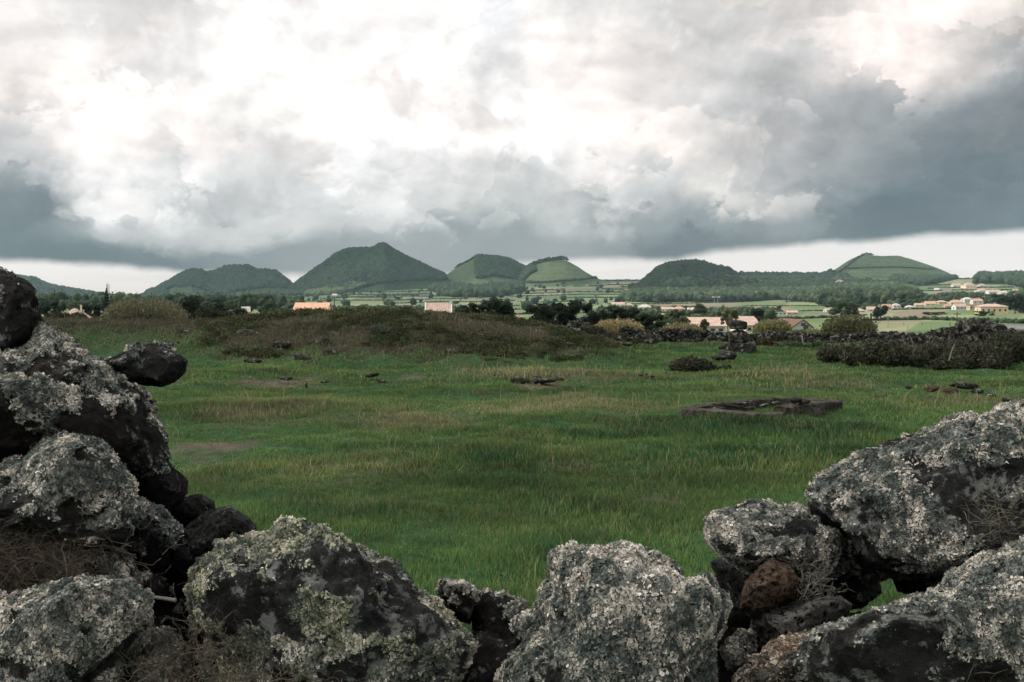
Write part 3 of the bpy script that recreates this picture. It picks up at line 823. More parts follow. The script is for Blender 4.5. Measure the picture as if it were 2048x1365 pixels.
def outline_rock(name, label, poly, D, thick, seed, mat, lichen=0.0, lcol=None, level=6, cat='boulder', group=None, power=0.75, tilt=0.0, lup=0.35, ldens=1.0, facets=9, lsize=1.0, bare=None, white=None):
    """boulder whose silhouette follows a traced outline, at distance D with real thickness"""
    pts = np.array([P(a, b, D)[:] for a, b in poly])
    area = 0; cx = cz = 0
    for i in range(len(pts)):
        x1, z1 = pts[i, 0], pts[i, 2]; x2, z2 = pts[(i + 1) % len(pts), 0], pts[(i + 1) % len(pts), 2]
        cr = x1 * z2 - x2 * z1; area += cr; cx += (x1 + x2) * cr; cz += (z1 + z2) * cr
    cx /= 3 * area; cz /= 3 * area
    ang = np.arctan2(pts[:, 2] - cz, pts[:, 0] - cx)
    # radius of the outline seen from its centroid, by ray casting
    th = np.linspace(-math.pi, math.pi, 361)
    rr = np.zeros(361)
    for k, t in enumerate(th):
        dx, dz = math.cos(t), math.sin(t); best = 0
        for i in range(len(pts)):
            ax, az_ = pts[i, 0] - cx, pts[i, 2] - cz; bx_, bz_ = pts[(i + 1) % len(pts), 0] - cx, pts[(i + 1) % len(pts), 2] - cz
            ex, ez = bx_ - ax, bz_ - az_; den = dx * ez - dz * ex
            if abs(den) < 1e-9: continue
            s_ = (ax * ez - az_ * ex) / den; u_ = (ax * dz - az_ * dx) / den
            if s_ > 0 and -1e-6 <= u_ <= 1 + 1e-6: best = max(best, s_)
        rr[k] = best
    rr[-1] = rr[0]
    kk = np.array([1, 2, 3, 2, 1.]); kk /= kk.sum(); rr = np.convolve(np.concatenate([rr[-3:-1], rr, rr[1:3]]), kk, 'valid')
    size = rr.mean() * 2
    ss = np.linspace(0.05, 1, 60); yy0 = -np.sqrt(1 - ss ** 2) ** 0.85 * thick * 0.5
    rr = rr / (ss ** power * D / (D + yy0)).max() * 1.0
    ray = np.array([cx, D, cz - CH]) / D
    q, Fc = rock_shape(level, seed, facets)
    s = np.hypot(q[:, 0], q[:, 2]); tt = np.arctan2(q[:, 2], q[:, 0])
    R = np.interp(tt, th, rr)
    nb = 120; bi = ((tt + math.pi) / (2 * math.pi) * nb).astype(int) % nb
    sm = np.zeros(nb); np.maximum.at(sm, bi, s); k3 = np.array([1, 2, 1]) / 4; sm = np.convolve(np.concatenate([sm[-1:], sm, sm[:1]]), k3, 'valid')
    tc = (np.arange(nb) + .5) / nb * 2 * math.pi - math.pi
    s = s / np.interp(tt, np.concatenate([tc - 2 * math.pi, tc, tc + 2 * math.pi]), np.tile(sm, 3))
    base = np.clip(s, 0, 1.05)
    bp = np.where(base < 1, base ** power, base)
    y = np.sign(q[:, 1]) * np.abs(q[:, 1]) ** 0.85 * thick * 0.5
    V = np.stack([R * bp * np.cos(tt), 0 * y, R * bp * np.sin(tt)], -1) + y[:, None] * ray
    # grid of normals from the coarse form
    nrm = V / np.array([size * .5, thick * .5, size * .5]) ** 2; nrm /= np.linalg.norm(nrm, axis=1)[:, None]
    rel = surf_noise(V, size, seed)
    lm = 0.7 * fbm(V * (4.2 / max(size, .15)) * 1.2 + seed * 3.1, 4, seed + 20) + 0.95 * fbm(V * 17, 4, seed + 21, .65) + 0.40 * fbm(V * 55, 2, seed + 23)
    lm = lm + lup * nrm[:, 2] - 0.12 + (lichen - 0.5) * 1.3
    if bare is not None:
        for (bx_, by_, brx, bry) in bare:
            pp = P(bx_, by_, D); e = ((V[:, 0] + cx - pp[0]) / (brx * D / F)) ** 2 + ((V[:, 2] + cz - pp[2]) / (bry * D / F)) ** 2
            lm = lm - 0.55 * np.exp(-e * e)
    if white is not None:
        for (bx_, by_, brx, bry) in white:
            pp = P(bx_, by_, D); e = ((V[:, 0] + cx - pp[0]) / (brx * D / F)) ** 2 + ((V[:, 2] + cz - pp[2]) / (bry * D / F)) ** 2
            lm = lm + 1.1 * np.exp(-e * e)
    if lichen > 0:
        on = sstep(0.0, 0.12, lm)
        rel = rel + on * (0.002 + 0.004 * fbm(V * 110, 2, seed + 8) + 0.011 * np.abs(fbm(V * 38, 3, seed + 18)))
    rel = rel - np.percentile(rel, 52)
    V2 = V + nrm * rel[:, None]
    pal_ = LGREY if lcol is None else lcol
    zn = fbm(V2 * 14, 3, seed + 44)[:, None]
    pal_ = (pal_ + LGREY) / 2
    crust = lerp(pal_[1] * .8, pal_[3], np.clip(.45 + .8 * zn + .8 * fbm(V2 * 48, 3, seed + 35, .6)[:, None], 0, 1)) if lichen > 0 else None
    me = mkmesh(name, V2, Fc, mat, crust, smooth=True)
    if lichen > 0:
        at = me.attributes.new('lich', 'FLOAT', 'POINT'); at.data.foreach_set('value', np.clip(lm * 2.2, -1, 1).astype(np.float32))
    o = link(name, me, loc=(cx, D, cz)); tag(o, label, cat, group)
    if lichen > 0:
        lichen_on(o, V2, Fc, lm, seed, lcol, ldens, lsize)
    return o
LGREY = np.array([(.10,.12,.115),(.16,.19,.18),(.25,.27,.245),(.38,.38,.345),(.56,.53,.485),(.74,.70,.65)])
LGREEN = np.array([(.10,.12,.09),(.17,.20,.14),(.27,.31,.20),(.38,.40,.27),(.53,.53,.38),(.64,.63,.52)])
LWARM = np.array([(.10,.10,.09),(.20,.17,.14),(.33,.25,.19),(.45,.31,.22),(.56,.45,.36),(.70,.62,.54)])
def lichen_on(o, V, Fc, lm, seed, pal=None, dens=1.0, lsize=1.0):
    g = np.random.default_rng(seed + 500)
    pal = LGREY if pal is None else pal
    a, b, c = V[Fc[:, 0]], V[Fc[:, 1]], V[Fc[:, 2]]
    cr = np.cross(b - a, c - a); ar = np.linalg.norm(cr, axis=1) / 2; n = cr / (2 * ar[:, None] + 1e-12)
    fm = lm[Fc].mean(1)
    fm = fm + g.normal(size=len(fm)) * .05
    ok = (fm > 0.0) & (n[:, 1] < 0.45)
    ros = fbm((a + b + c) / 3 * 42, 3, seed + 41)
    w_ = ar * ok * (0.35 + 0.65 * sstep(0, 0.25, fm)) * (0.12 + 0.88 * sstep(-0.32, 0.12, ros))
    cnt = int(min(120000, w_.sum() * 420000 * dens / lsize ** 2))
    if cnt < 20: return
    k = g.choice(len(Fc), cnt, p=w_ / w_.sum())
    r1 = np.sqrt(g.uniform(size=cnt)); r2 = g.uniform(size=cnt)
    p = a[k] * (1 - r1)[:, None] + b[k] * (r1 * (1 - r2))[:, None] + c[k] * (r1 * r2)[:, None]
    nn = n[k] + g.normal(size=(cnt, 3)) * 0.5; nn /= np.linalg.norm(nn, axis=1)[:, None]
    t1 = np.cross(nn, g.normal(size=(cnt, 3))); t1 /= np.linalg.norm(t1, axis=1)[:, None] + 1e-9; t2 = np.cross(nn, t1)
    r = (0.0007 + 0.0021 * g.uniform(0, 1, cnt) ** 2.2) * lsize
    NS = 6
    th = np.linspace(0, 2 * np.pi, NS, endpoint=False)
    rim_r = r[:, None] * g.uniform(0.2, 1.35, (cnt, NS)); lift = r[:, None] * g.uniform(-0.3, 0.8, (cnt, NS))
    lobes = p[:, None] + n[k][:, None] * 0.001 + (np.cos(th)[None, :, None] * t1[:, None] + np.sin(th)[None, :, None] * t2[:, None]) * rim_r[..., None] + nn[:, None] * lift[..., None]
    Vf = np.concatenate([(p + n[k] * 0.0012)[:, None], lobes], 1)
    f = np.array([[0, 1 + i, 1 + (i + 1) % NS] for i in range(NS)])
    Ff = (f[None] + (np.arange(cnt) * (NS + 1))[:, None, None]).reshape(-1, 3)
    v_ = np.clip(0.50 + 1.15 * fbm(p * 48, 3, seed + 35, .6) + 0.55 * fbm(p * 130, 2, seed + 37) + 0.45 * fbm(p * 11, 2, seed + 36) + 0.16 * g.normal(size=cnt), 0, .999) * 5
    i_ = v_.astype(int); f_ = (v_ - i_)[:, None]
    zg = np.clip(.45 + 1.3 * fbm(p * 9, 3, seed + 39), 0, 1)[:, None]
    ca = pal[i_] * (1 - f_) + pal[i_ + 1] * f_; cb = LGREY[i_] * (1 - f_) + LGREY[i_ + 1] * f_
    cc = (ca * zg + cb * (1 - zg)) * np.array([1.05, 1.0, .94]) * g.uniform(0.75, 1.3, (cnt, 1))
    C = np.repeat(cc, NS + 1, 0).reshape(cnt, NS + 1, 3); C[:, 0] *= 0.5
    me = mkmesh('lichen', Vf.reshape(-1, 3), Ff, M_LICH, C.reshape(-1, 3).clip(0, .85))
    link('lichen', me, o)

WALL = 'boulders of the broken lava wall in front'
def R(label, poly, D, th, seed, mat=M_ROCK, **kw):
    kw.setdefault('group', WALL)
    return outline_rock('boulder', label, poly, D, th, seed, mat, **kw)
# left stack
R('tall black mossy boulder at the top of the left stack', [(-160,560),(-60,512),(5,530),(32,548),(62,578),(66,602),(84,634),(94,664),(88,700),(60,735),(10,760),(-160,780)], 1.75, .55, 1, M_ROCKD, lichen=.12, lup=.4)
R('big craggy block with pale lichen crest, middle of the left stack', [(-160,690),(-20,708),(40,690),(92,645),(130,670),(172,692),(205,718),(240,748),(262,762),(300,782),(324,802),(330,838),(352,868),(362,920),(350,968),(300,970),(240,940),(150,930),(80,930),(0,950),(-160,960)], 1.62, .62, 2, M_ROCKD, lichen=.38, lup=.55, level=7, ldens=.9)
R('small dark pointed rock jutting right from the left stack', [(206,726),(262,698),(300,686),(332,690),(352,706),(376,722),(368,746),(350,764),(324,774),(290,772),(240,764)], 1.72, .20, 3, M_ROCKD, lichen=.14, level=6, facets=6)
R('round boulder thick with pale grey lichen low on the left', [(-160,915),(-20,935),(40,905),(80,880),(112,868),(160,874),(205,895),(238,940),(258,985),(256,1040),(250,1090),(190,1120),(120,1110),(60,1080),(-20,1070),(-160,1090)], 1.42, .55, 4, M_ROCK, lichen=.66, level=7, bare=[(200,1040,70,60)])
R('brown black lump beside the grass below the craggy block', [(232,908),(290,903),(322,913),(346,935),(376,962),(381,990),(352,1022),(330,1042),(286,1015),(250,965)], 1.66, .32, 5, M_ROCKD, lichen=.16, level=6)
R('smooth round black stone at the foot of the left stack', [(336,1022),(366,994),(400,988),(428,1003),(434,1030),(404,1056),(364,1056)], 1.66, .15, 6, M_ROCKD, level=5, facets=4)
R('pitted dark rock leaning behind the big lichen boulder', [(352,1090),(380,1050),(420,1020),(460,1014),(500,1038),(514,1066),(500,1110),(430,1150),(352,1150)], 1.55, .30, 7, M_ROCKD, level=6)
R('upright dark stone speckled with lichen in the left gap', [(250,1010),(292,1003),(336,1028),(366,1062),(356,1115),(336,1165),(296,1190),(262,1130),(244,1060)], 1.50, .25, 8, M_ROCKD, lichen=.30, level=6, ldens=.6)
R('dull grey stone under the pale lichen boulder', [(70,1080),(150,1066),(220,1078),(254,1112),(274,1170),(250,1200),(150,1190),(60,1170)], 1.42, .3, 9, M_ROCK, lichen=.50, level=6)
R('bottom left boulder with frilled grey green lichen', [(-160,1190),(20,1196),(98,1172),(168,1158),(232,1170),(280,1190),(307,1222),(302,1270),(276,1330),(262,1430),(150,1500),(-160,1500)], 1.22, .5, 10, M_ROCK, lichen=.60, level=7, bare=[(190,1225,70,30)])
R('deep shadowed stone wedged between the two left lichen boulders', [(262,1190),(330,1150),(400,1100),(440,1110),(440,1300),(400,1420),(270,1420),(250,1300)], 1.60, .3, 11, M_ROCKD, lichen=.15, level=5)
R('small lichen tufted stone at the bottom beside the twigs', [(262,1290),(300,1262),(345,1265),(370,1300),(380,1370),(340,1440),(262,1440)], 1.30, .22, 12, M_ROCK, lichen=.55, level=5)
# centre
R('largest boulder, yellow green lichen, left of centre', [(350,1170),(352,1140),(366,1110),(400,1080),(440,1068),(492,1064),(540,1050),(570,1034),(620,1028),(680,1043),(740,1068),(790,1090),(830,1120),(852,1150),(882,1172),(905,1205),(937,1235),(943,1290),(915,1340),(890,1460),(640,1540),(420,1480),(418,1340),(384,1270),(358,1215)], 1.30, .62, 13, M_ROCK, lichen=.56, lcol=LGREEN, level=7, power=.62, lup=.15, facets=10, bare=[(560,1120,60,30),(720,1062,70,14),(500,1200,45,26),(740,1230,50,22),(815,1115,40,16),(640,1150,30,20),(600,1290,50,30)])
R('little knobbly stone right of the largest boulder', [(876,1176),(898,1158),(930,1156),(952,1176),(958,1208),(940,1250),(890,1230)], 1.46, .16, 14, M_ROCKD, lichen=.36, level=5)
R('black jagged stone low in the central gap', [(938,1206),(972,1185),(1010,1194),(1044,1210),(1058,1242),(1046,1290),(1010,1330),(945,1320)], 1.48, .22, 15, M_ROCKD, lichen=.24, level=6)
R('dark rubble stone at the bottom of the central gap', [(880,1290),(960,1260),(1040,1270),(1080,1320),(1070,1460),(880,1460)], 1.42, .25, 16, M_ROCKD, lichen=.12, level=5)
R('broad blocky boulder crusted with white grey lichen, centre right', [(1000,1330),(1040,1290),(1082,1240),(1078,1206),(1104,1186),(1106,1124),(1134,1112),(1200,1102),(1280,1102),(1330,1110),(1358,1126),(1384,1150),(1418,1140),(1442,1128),(1458,1158),(1484,1190),(1474,1240),(1444,1300),(1452,1400),(1440,1500),(960,1500),(985,1380)], 1.28, .60, 17, M_ROCK, lichen=.74, level=7, power=.55, facets=10, bare=[(1105,1125,14,45),(1085,1200,20,30),(1262,1330,38,50)], ldens=1.15)
# right
R('lichen covered boulder perched left of the huge right one', [(1418,1062),(1422,1038),(1452,1024),(1500,1009),(1545,1008),(1600,1011),(1650,1029),(1692,1060),(1698,1112),(1680,1150),(1622,1164),(1560,1152),(1500,1142),(1452,1112),(1424,1086)], 1.45, .38, 18, M_ROCK, lichen=.72, level=7, bare=[(1530,1018,80,12),(1650,1110,30,40)])
R('rusty brown rock without lichen in the right hand gap', [(1478,1212),(1488,1164),(1520,1130),(1546,1111),(1580,1129),(1594,1156),(1588,1196),(1550,1222),(1500,1240)], 1.30, .17, 19, M_ROCKB, level=6, facets=12)
R('smooth flat grey slab lying under the brown rock', [(1500,1258),(1508,1222),(1560,1214),(1620,1197),(1680,1193),(1706,1210),(1690,1250),(1640,1290),(1560,1310),(1508,1310)], 1.32, .25, 20, M_ROCKG, level=6)
R('thin dark stone seen through the hole beside the grass glimpse', [(1600,1150),(1680,1150),(1752,1176),(1740,1210),(1680,1230),(1600,1225)], 1.62, .14, 21, M_ROCKD, lichen=.35, level=5)
R('huge tilted boulder at the right edge with white patch', [(1628,1010),(1640,962),(1670,930),(1720,905),(1800,870),(1868,842),(1892,824),(1922,820),(1962,824),(2002,812),(2060,800),(2220,790),(2220,1140),(2060,1112),(1980,1132),(1905,1168),(1850,1176),(1780,1166),(1696,1154),(1690,1086),(1642,1046)], 1.55, .75, 22, M_ROCK, lichen=.62, level=7, power=.5, facets=8, bare=[(1800,930,95,55),(1850,870,60,22),(1745,885,70,26),(2010,950,60,40),(1860,1150,150,14)], ldens=1.1, white=[(1690,965,34,50),(1720,1060,40,20)])
R('long sloping boulder in the bottom right corner', [(1560,1480),(1590,1350),(1640,1265),(1750,1212),(1850,1182),(1905,1144),(1985,1106),(2060,1082),(2240,1040),(2240,1500)], 1.20, .62, 23, M_ROCK, lichen=.55, level=7, power=.6, bare=[(1770,1262,90,26),(1900,1340,50,30)])
R('warm tinted lichen rock at the bottom between the grey slab and corner boulder', [(1420,1470),(1470,1370),(1500,1325),(1560,1262),(1612,1238),(1655,1252),(1650,1310),(1620,1400),(1600,1480)], 1.24, .34, 24, M_ROCK, lichen=.78, lcol=LWARM, level=6)
R('small round stone tufted with pale lichen near the grey slab', [(1446,1300),(1458,1284),(1480,1265),(1506,1270),(1516,1292),(1505,1330),(1460,1340)], 1.30, .12, 25, M_ROCK, lichen=.85, level=5)
R('small dark wedge stone between the pitted rock and the largest boulder', [(322,1110),(352,1084),(388,1092),(398,1124),(372,1156),(332,1150)], 1.48, .12, 31, M_ROCKD, lichen=.2, level=5)
R('knobby black stone under the upright speckled one in the left gap', [(270,1150),(310,1146),(338,1168),(340,1205),(300,1222),(268,1200)], 1.42, .14, 32, M_ROCKD, lichen=.3, level=5)
R('dark chipped stone wedged beneath the left end of the huge right boulder', [(1672,1150),(1716,1142),(1756,1160),(1762,1190),(1724,1214),(1676,1200)], 1.50, .14, 33, M_ROCKD, lichen=.34, level=5)
R('dark wedge stone right of the grass glimpse under the huge right boulder', [(1786,1148),(1840,1140),(1900,1150),(1890,1182),(1836,1196),(1796,1184)], 1.52, .14, 34, M_ROCKD, lichen=.22, level=5)
R('little grey chip of stone at the left foot of the blocky centre boulder', [(1030,1244),(1058,1226),(1082,1240),(1084,1276),(1056,1300),(1028,1286)], 1.36, .10, 35, M_ROCK, lichen=.45, level=5)
# dark stones filling the core of the wall behind and below
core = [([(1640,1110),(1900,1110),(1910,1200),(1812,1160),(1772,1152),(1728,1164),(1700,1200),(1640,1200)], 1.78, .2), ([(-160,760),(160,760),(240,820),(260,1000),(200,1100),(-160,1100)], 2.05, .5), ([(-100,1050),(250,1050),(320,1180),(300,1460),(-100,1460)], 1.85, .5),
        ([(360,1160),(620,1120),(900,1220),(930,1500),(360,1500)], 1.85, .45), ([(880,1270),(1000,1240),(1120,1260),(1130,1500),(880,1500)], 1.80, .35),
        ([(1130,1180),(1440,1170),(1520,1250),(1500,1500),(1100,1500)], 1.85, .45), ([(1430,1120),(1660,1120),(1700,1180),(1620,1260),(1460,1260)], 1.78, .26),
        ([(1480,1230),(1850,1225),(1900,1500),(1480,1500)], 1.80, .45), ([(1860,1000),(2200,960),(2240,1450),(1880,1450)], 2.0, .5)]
CL = ['black inner stone above the grass glimpse under the huge right boulder', 'dark inner stone behind the craggy left block', 'dark inner stone low in the left stack', 'dark inner stone behind the largest boulder', 'black inner stone at the back of the central gap',
      'dark inner stone behind the blocky centre boulder', 'black inner stone behind the rusty brown rock', 'dark inner stone under the grey slab', 'dark inner stone behind the huge right boulder']
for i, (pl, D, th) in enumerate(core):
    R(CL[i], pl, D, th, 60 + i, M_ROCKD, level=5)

# dry shrubby twigs caught on the stones
def twig_mass(label, px, py, D, rw, rh, n, seed, spread=1.0, mat=None, cat='dried plant', ln=1.0):
    g = np.random.default_rng(seed); mb = []
    c = np.array(P(px, py, D)[:]); Vs = []; Fs = []; b = 0
    for i in range(n):
        p = c + np.array([g.normal() * rw * .5, g.normal() * .02, g.normal() * rh * .5 - rh * .15])
        dr = np.array([g.normal() * spread, -0.3 + g.normal() * .4, g.uniform(-0.4, 1.1)]); dr /= np.linalg.norm(dr)
        seg = 6; r = g.uniform(0.0003, 0.0009); L = g.uniform(0.015, 0.05) * ln; pts = [p]
        for k in range(seg):
            dr = dr + g.normal(size=3) * 0.35; dr /= np.linalg.norm(dr); pts.append(pts[-1] + dr * L / seg)
        pts = np.array(pts)
        s1 = np.cross(dr, [0, 1, 0.2]); s1 /= np.linalg.norm(s1) + 1e-9; s2 = np.cross(dr, s1)
        for k, q in enumerate(pts):
            rr = r * (1 - 0.7 * k / seg)
            Vs += [q + s1 * rr, q - s1 * rr * .5 + s2 * rr * .87, q - s1 * rr * .5 - s2 * rr * .87]
        for k in range(seg):
            for j in range(3):
                a0 = b + k * 3 + j; a1 = b + k * 3 + (j + 1) % 3
                Fs.append((a0, a1, a1 + 3, a0 + 3))
        b += 3 * (seg + 1)
    V = np.array(Vs) - c
    o = link('dried_plant', mkmesh('dried_plant', V, np.array(Fs), mat or M_TWIG, smooth=True), loc=c); tag(o, label, cat); return o
twig_mass('brown tangle of dry stems bulging at the left edge', 60, 1130, 1.22, .11, .055, 900, 1, ln=1.3)
twig_mass('wiry dry sprigs hanging on the front of the largest boulder', 425, 1280, 1.08, .035, .025, 90, 2, ln=1.1)
twig_mass('matted brown twigs along the bottom left of the largest boulder', 470, 1366, 1.02, .09, .016, 220, 3)
twig_mass('pale wiry growth on the huge right boulder', 1996, 1036, 1.22, .035, .045, 80, 4, mat=plain('pale_twig', (0.13, 0.12, 0.08), .9, .3, 30), ln=1.2)
twig_mass('dry sprigs below the small tufted stone at the bottom left', 330, 1320, 1.12, .06, .03, 160, 5)
twig_mass('dry tuft under the perched right boulder', 1625, 1165, 1.26, .022, .02, 110, 6, mat=plain('grey_twig', (0.14, 0.135, 0.11), .9, .3, 30), ln=.8)
twig_mass('dark tangle of twigs in the bottom right corner', 1990, 1330, 1.0, .05, .035, 260, 7)
mb = MB(); a = P(215, 1172, 1.30); b_ = P(290, 1192, 1.28); c_ = P(352, 1201, 1.27)
mb.bar(a, b_, .0014, .002); mb.bar(b_, c_, .002, .0025)
o = mb.build('dry_straw', plain('bleached_stem', (0.33, 0.31, 0.27), .8, .1)); tag(o, 'single bleached stem bridging the gap by the largest boulder', 'straw')

# ------------------------------------------------------------------ grass
def blades(x, y, h, wd, c1, g, lean=0.45, zoff=0.0):
    n = len(x); z = terr(x, y) - 0.01 + zoff
    a = g.uniform(0, 6.28, n); ld = np.stack([np.cos(a), np.sin(a)], -1); b = g.uniform(0, 6.28, n)
    # blades face the viewer side about half open, so use random facing
    sx, sy = np.cos(b), np.sin(b)
    L = lean * g.uniform(0.2, 1.3, n) * h
    V = np.empty((n, 5, 3))
    wob = ld * L[:, None]
    for k, (f, s, o_) in enumerate([(0, 1, 0), (0, -1, 0), (0.55, .75, .28), (0.55, -.75, .28), (1, 0, 1)]):
        V[:, k, 0] = x + sx * wd * .5 * s + wob[:, 0] * o_
        V[:, k, 1] = y + sy * wd * .5 * s + wob[:, 1] * o_
        V[:, k, 2] = z + h * f * np.sqrt(np.clip(1 - (lean * .8 * o_) ** 2, .2, 1))
    f = np.array([[0, 1, 3], [0, 3, 2], [2, 3, 4]])
    Fc = (f[None] + (np.arange(n) * 5)[:, None, None]).reshape(-1, 3)
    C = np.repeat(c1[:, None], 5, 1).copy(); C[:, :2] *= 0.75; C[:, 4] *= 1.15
    return V.reshape(-1, 3), Fc, C.reshape(-1, 3)
def wedge(n, d0, d1, g, pw=2.0, lo=-150, hi=2200):
    px = g.uniform(lo, hi, n); d = g.uniform(d0 ** pw, d1 ** pw, n) ** (1 / pw)
    return (px - 1024) / F * d, d
def grass_ring(label, n, d0, d1, hh, ww, seed, pw=2.0, clump=6.0):
    g = np.random.default_rng(seed); x, y = wedge(n, d0, d1, g, pw)
    # gather blades into tufts
    k = 7
    cx, cy = x[::k], y[::k]
    m_ = len(cx); x = (cx[:, None] + g.normal(size=(m_, k)) * ww * clump).ravel(); y = (cy[:, None] + g.normal(size=(m_, k)) * ww * clump).ravel()
    bare, dry, lush, mo = veg(x, y); n_ = len(x)
    tn = np.repeat(g.normal(size=m_), k)
    keep = g.uniform(size=n_) > bare * 0.8
    keep &= ~(sstep(0.3, 0.9, mo) * 0.30 > g.uniform(size=n_))
    tall = fbm2(x, y, 0.8, 3, 88)
    h = hh * (0.36 + 0.7 * lush + 0.25 * dry + 0.35 * tall.clip(-.6, 1)) * g.uniform(.55, 1.3, n_) * (1 - 0.55 * bare)
    h = np.where(mo > .5, hh * g.uniform(.45, 1.1, n_) * (1 + .5 * (fbm2(x, y, .7, 2, 99) > .2)), h)
    c = lerp(G1 * 1.05, G2 * 0.95, (sstep(0.3, 0.9, lush))[:, None])
    c = lerp(c, G3, (sstep(-0.1, 0.6, fbm2(x, y, 0.6, 3, 90)) * .8)[:, None])
    isdry = g.uniform(size=n_) < np.clip(0.05 + dry * 0.85 + bare * .6, 0, .95) * (0.35 + 0.65 * (tn > -0.2))
    yel = g.uniform(size=n_) < (0.05 + 0.3 * sstep(-.1, .5, fbm2(x, y, 0.5, 3, 101)))
    c = np.where(yel[:, None], np.array([0.19, 0.21, 0.07]), c)
    dc = lerp(S1 * .85, S2, g.uniform(size=n_)[:, None])
    c = np.where(isdry[:, None], dc, c)
    h = np.where(isdry, h * g.uniform(.6, 1.3, n_), h)
    mc = lerp(HT * 1.2, S2 * 0.62, g.uniform(size=n_)[:, None] ** 1.5)
    mn = fbm2(x, y, 0.35, 3, 95)
    mc = np.where((g.uniform(size=n_) < sstep(-0.1, .5, mn) * .5)[:, None], G2 * 0.55, mc)
    mc = np.where((g.uniform(size=n_) < sstep(.15, .6, fbm2(x, y, .5, 3, 96)) * .45)[:, None], S1 * .42, mc)
    crest = sstep(30, 33.5, y) * sstep(900, 1120, colx(x, y))
    mc = np.where((g.uniform(size=n_) < crest * .55)[:, None], S1 * .65, mc)
    c = np.where((g.uniform(size=n_) < mo)[:, None], mc, c)
    c = c * g.uniform(.72, 1.3, (n_, 1)) * (1 + .6 * fbm2(x * .8, y * 1.6, .4, 4, 102) + .3 * fbm2(x, y, 2.2, 2, 103)).clip(.4, 1.7)[:, None]
    keep &= h > 0.01
    x, y, h, c = x[keep], y[keep], h[keep], c[keep]
    wd = ww * g.uniform(.6, 1.3, len(x))
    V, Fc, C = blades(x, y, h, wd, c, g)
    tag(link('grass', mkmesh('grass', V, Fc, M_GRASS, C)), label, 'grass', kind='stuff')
grass_ring('long green meadow grass just beyond the wall', 230000, 3.0, 9.5, 0.105, 0.0052, 1, 2.0, 5)
grass_ring('mixed green and straw grass across the middle of the field', 260000, 9.5, 19, 0.11, 0.010, 2, 1.6, 6)
grass_ring('far field grass and dry growth on the mound', 380000, 19, 46, 0.12, 0.022, 3, 1.3, 5)
# tall straw stalks
g = np.random.default_rng(21)
x, y = wedge(11000, 6, 42, g, 1.4); bare, dry, lush, mo = veg(x, y)
k = g.uniform(size=len(x)) < np.clip(dry * .8 + mo * .2 + .03, 0, 1); x, y = x[k], y[k]
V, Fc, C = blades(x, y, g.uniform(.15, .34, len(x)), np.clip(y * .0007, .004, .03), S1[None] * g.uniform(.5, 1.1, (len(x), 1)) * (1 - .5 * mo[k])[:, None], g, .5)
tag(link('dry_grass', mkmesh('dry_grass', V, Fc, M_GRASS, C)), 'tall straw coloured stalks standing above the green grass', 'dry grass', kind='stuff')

# ------------------------------------------------------------------ leaf-card shrubs and trees
def cards(p, size, cc, g, up=0.35):
    n = len(p); R_ = randrot(n, g)
    a = size[:, None] * R_[:, :, 0] * g.uniform(.6, 1.2, (n, 1)); b = size[:, None] * R_[:, :, 1] * g.uniform(.35, .8, (n, 1))
    c = size[:, None] * R_[:, :, 2] * .25
    V = np.stack([p - a, p - b * .9 + c, p + a, p + b + c * 1.2], 1)
    f = np.array([[0, 1, 2], [0, 2, 3]])
    Fc = (f[None] + (np.arange(n) * 4)[:, None, None]).reshape(-1, 3)
    return V.reshape(-1, 3), Fc, np.repeat(cc, 4, 0)
def lobe_points(lobes, n, g, shell=(0.72, 1.06)):
    L = np.array(lobes); w_ = (L[:, 3] * L[:, 4]); k = g.choice(len(L), n, p=w_ / w_.sum())
    d = g.normal(size=(n, 3)); d /= np.linalg.norm(d, axis=1)[:, None]
    r = g.uniform(*shell, n)[:, None] * np.stack([L[k, 3], L[k, 3], L[k, 4]], -1)
    p = L[k, :3] + d * r
    keep = np.ones(n, bool)
    for j in range(len(L)):
        q = (p - L[j, :3]) / np.array([L[j, 3], L[j, 3], L[j, 4]])
        keep &= ~(((q ** 2).sum(1) < 0.45) & (k != j))
    return p[keep], d[keep], k[keep]
def crown_mesh(name, lobes, ncard, csize, tones, seed, inner=0.80):
    g = np.random.default_rng(seed); tones = np.array(tones)
    p, d, k = lobe_points(lobes, ncard, g)
    lt = g.uniform(.8, 1.2, len(lobes))
    cc = tones[g.integers(0, len(tones), len(p))] * (lt[k] * g.uniform(.7, 1.3, len(p)))[:, None]
    V, Fc, C = cards(p, csize * g.uniform(.6, 1.4, len(p)), cc, g)
    Vs = [V]; Fs = [Fc]; Cs = [C]; b = len(V)
    q, f = ico(2)
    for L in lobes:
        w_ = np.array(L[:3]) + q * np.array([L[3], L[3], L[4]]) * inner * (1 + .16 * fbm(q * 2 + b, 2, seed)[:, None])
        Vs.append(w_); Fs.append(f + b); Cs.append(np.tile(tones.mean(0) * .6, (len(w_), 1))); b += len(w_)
    return mkmesh(name, np.concatenate(Vs), np.concatenate(Fs), M_LEAF, np.concatenate(Cs))
T_DARK = [(0.014,0.024,0.014),(0.020,0.032,0.016),(0.010,0.018,0.011),(0.028,0.040,0.020)]
T_MID = [(0.040,0.062,0.026),(0.055,0.078,0.032),(0.030,0.050,0.022),(0.070,0.085,0.040)]
T_OLIVE = [(0.075,0.080,0.035),(0.055,0.066,0.028),(0.10,0.095,0.045),(0.045,0.055,0.026)]
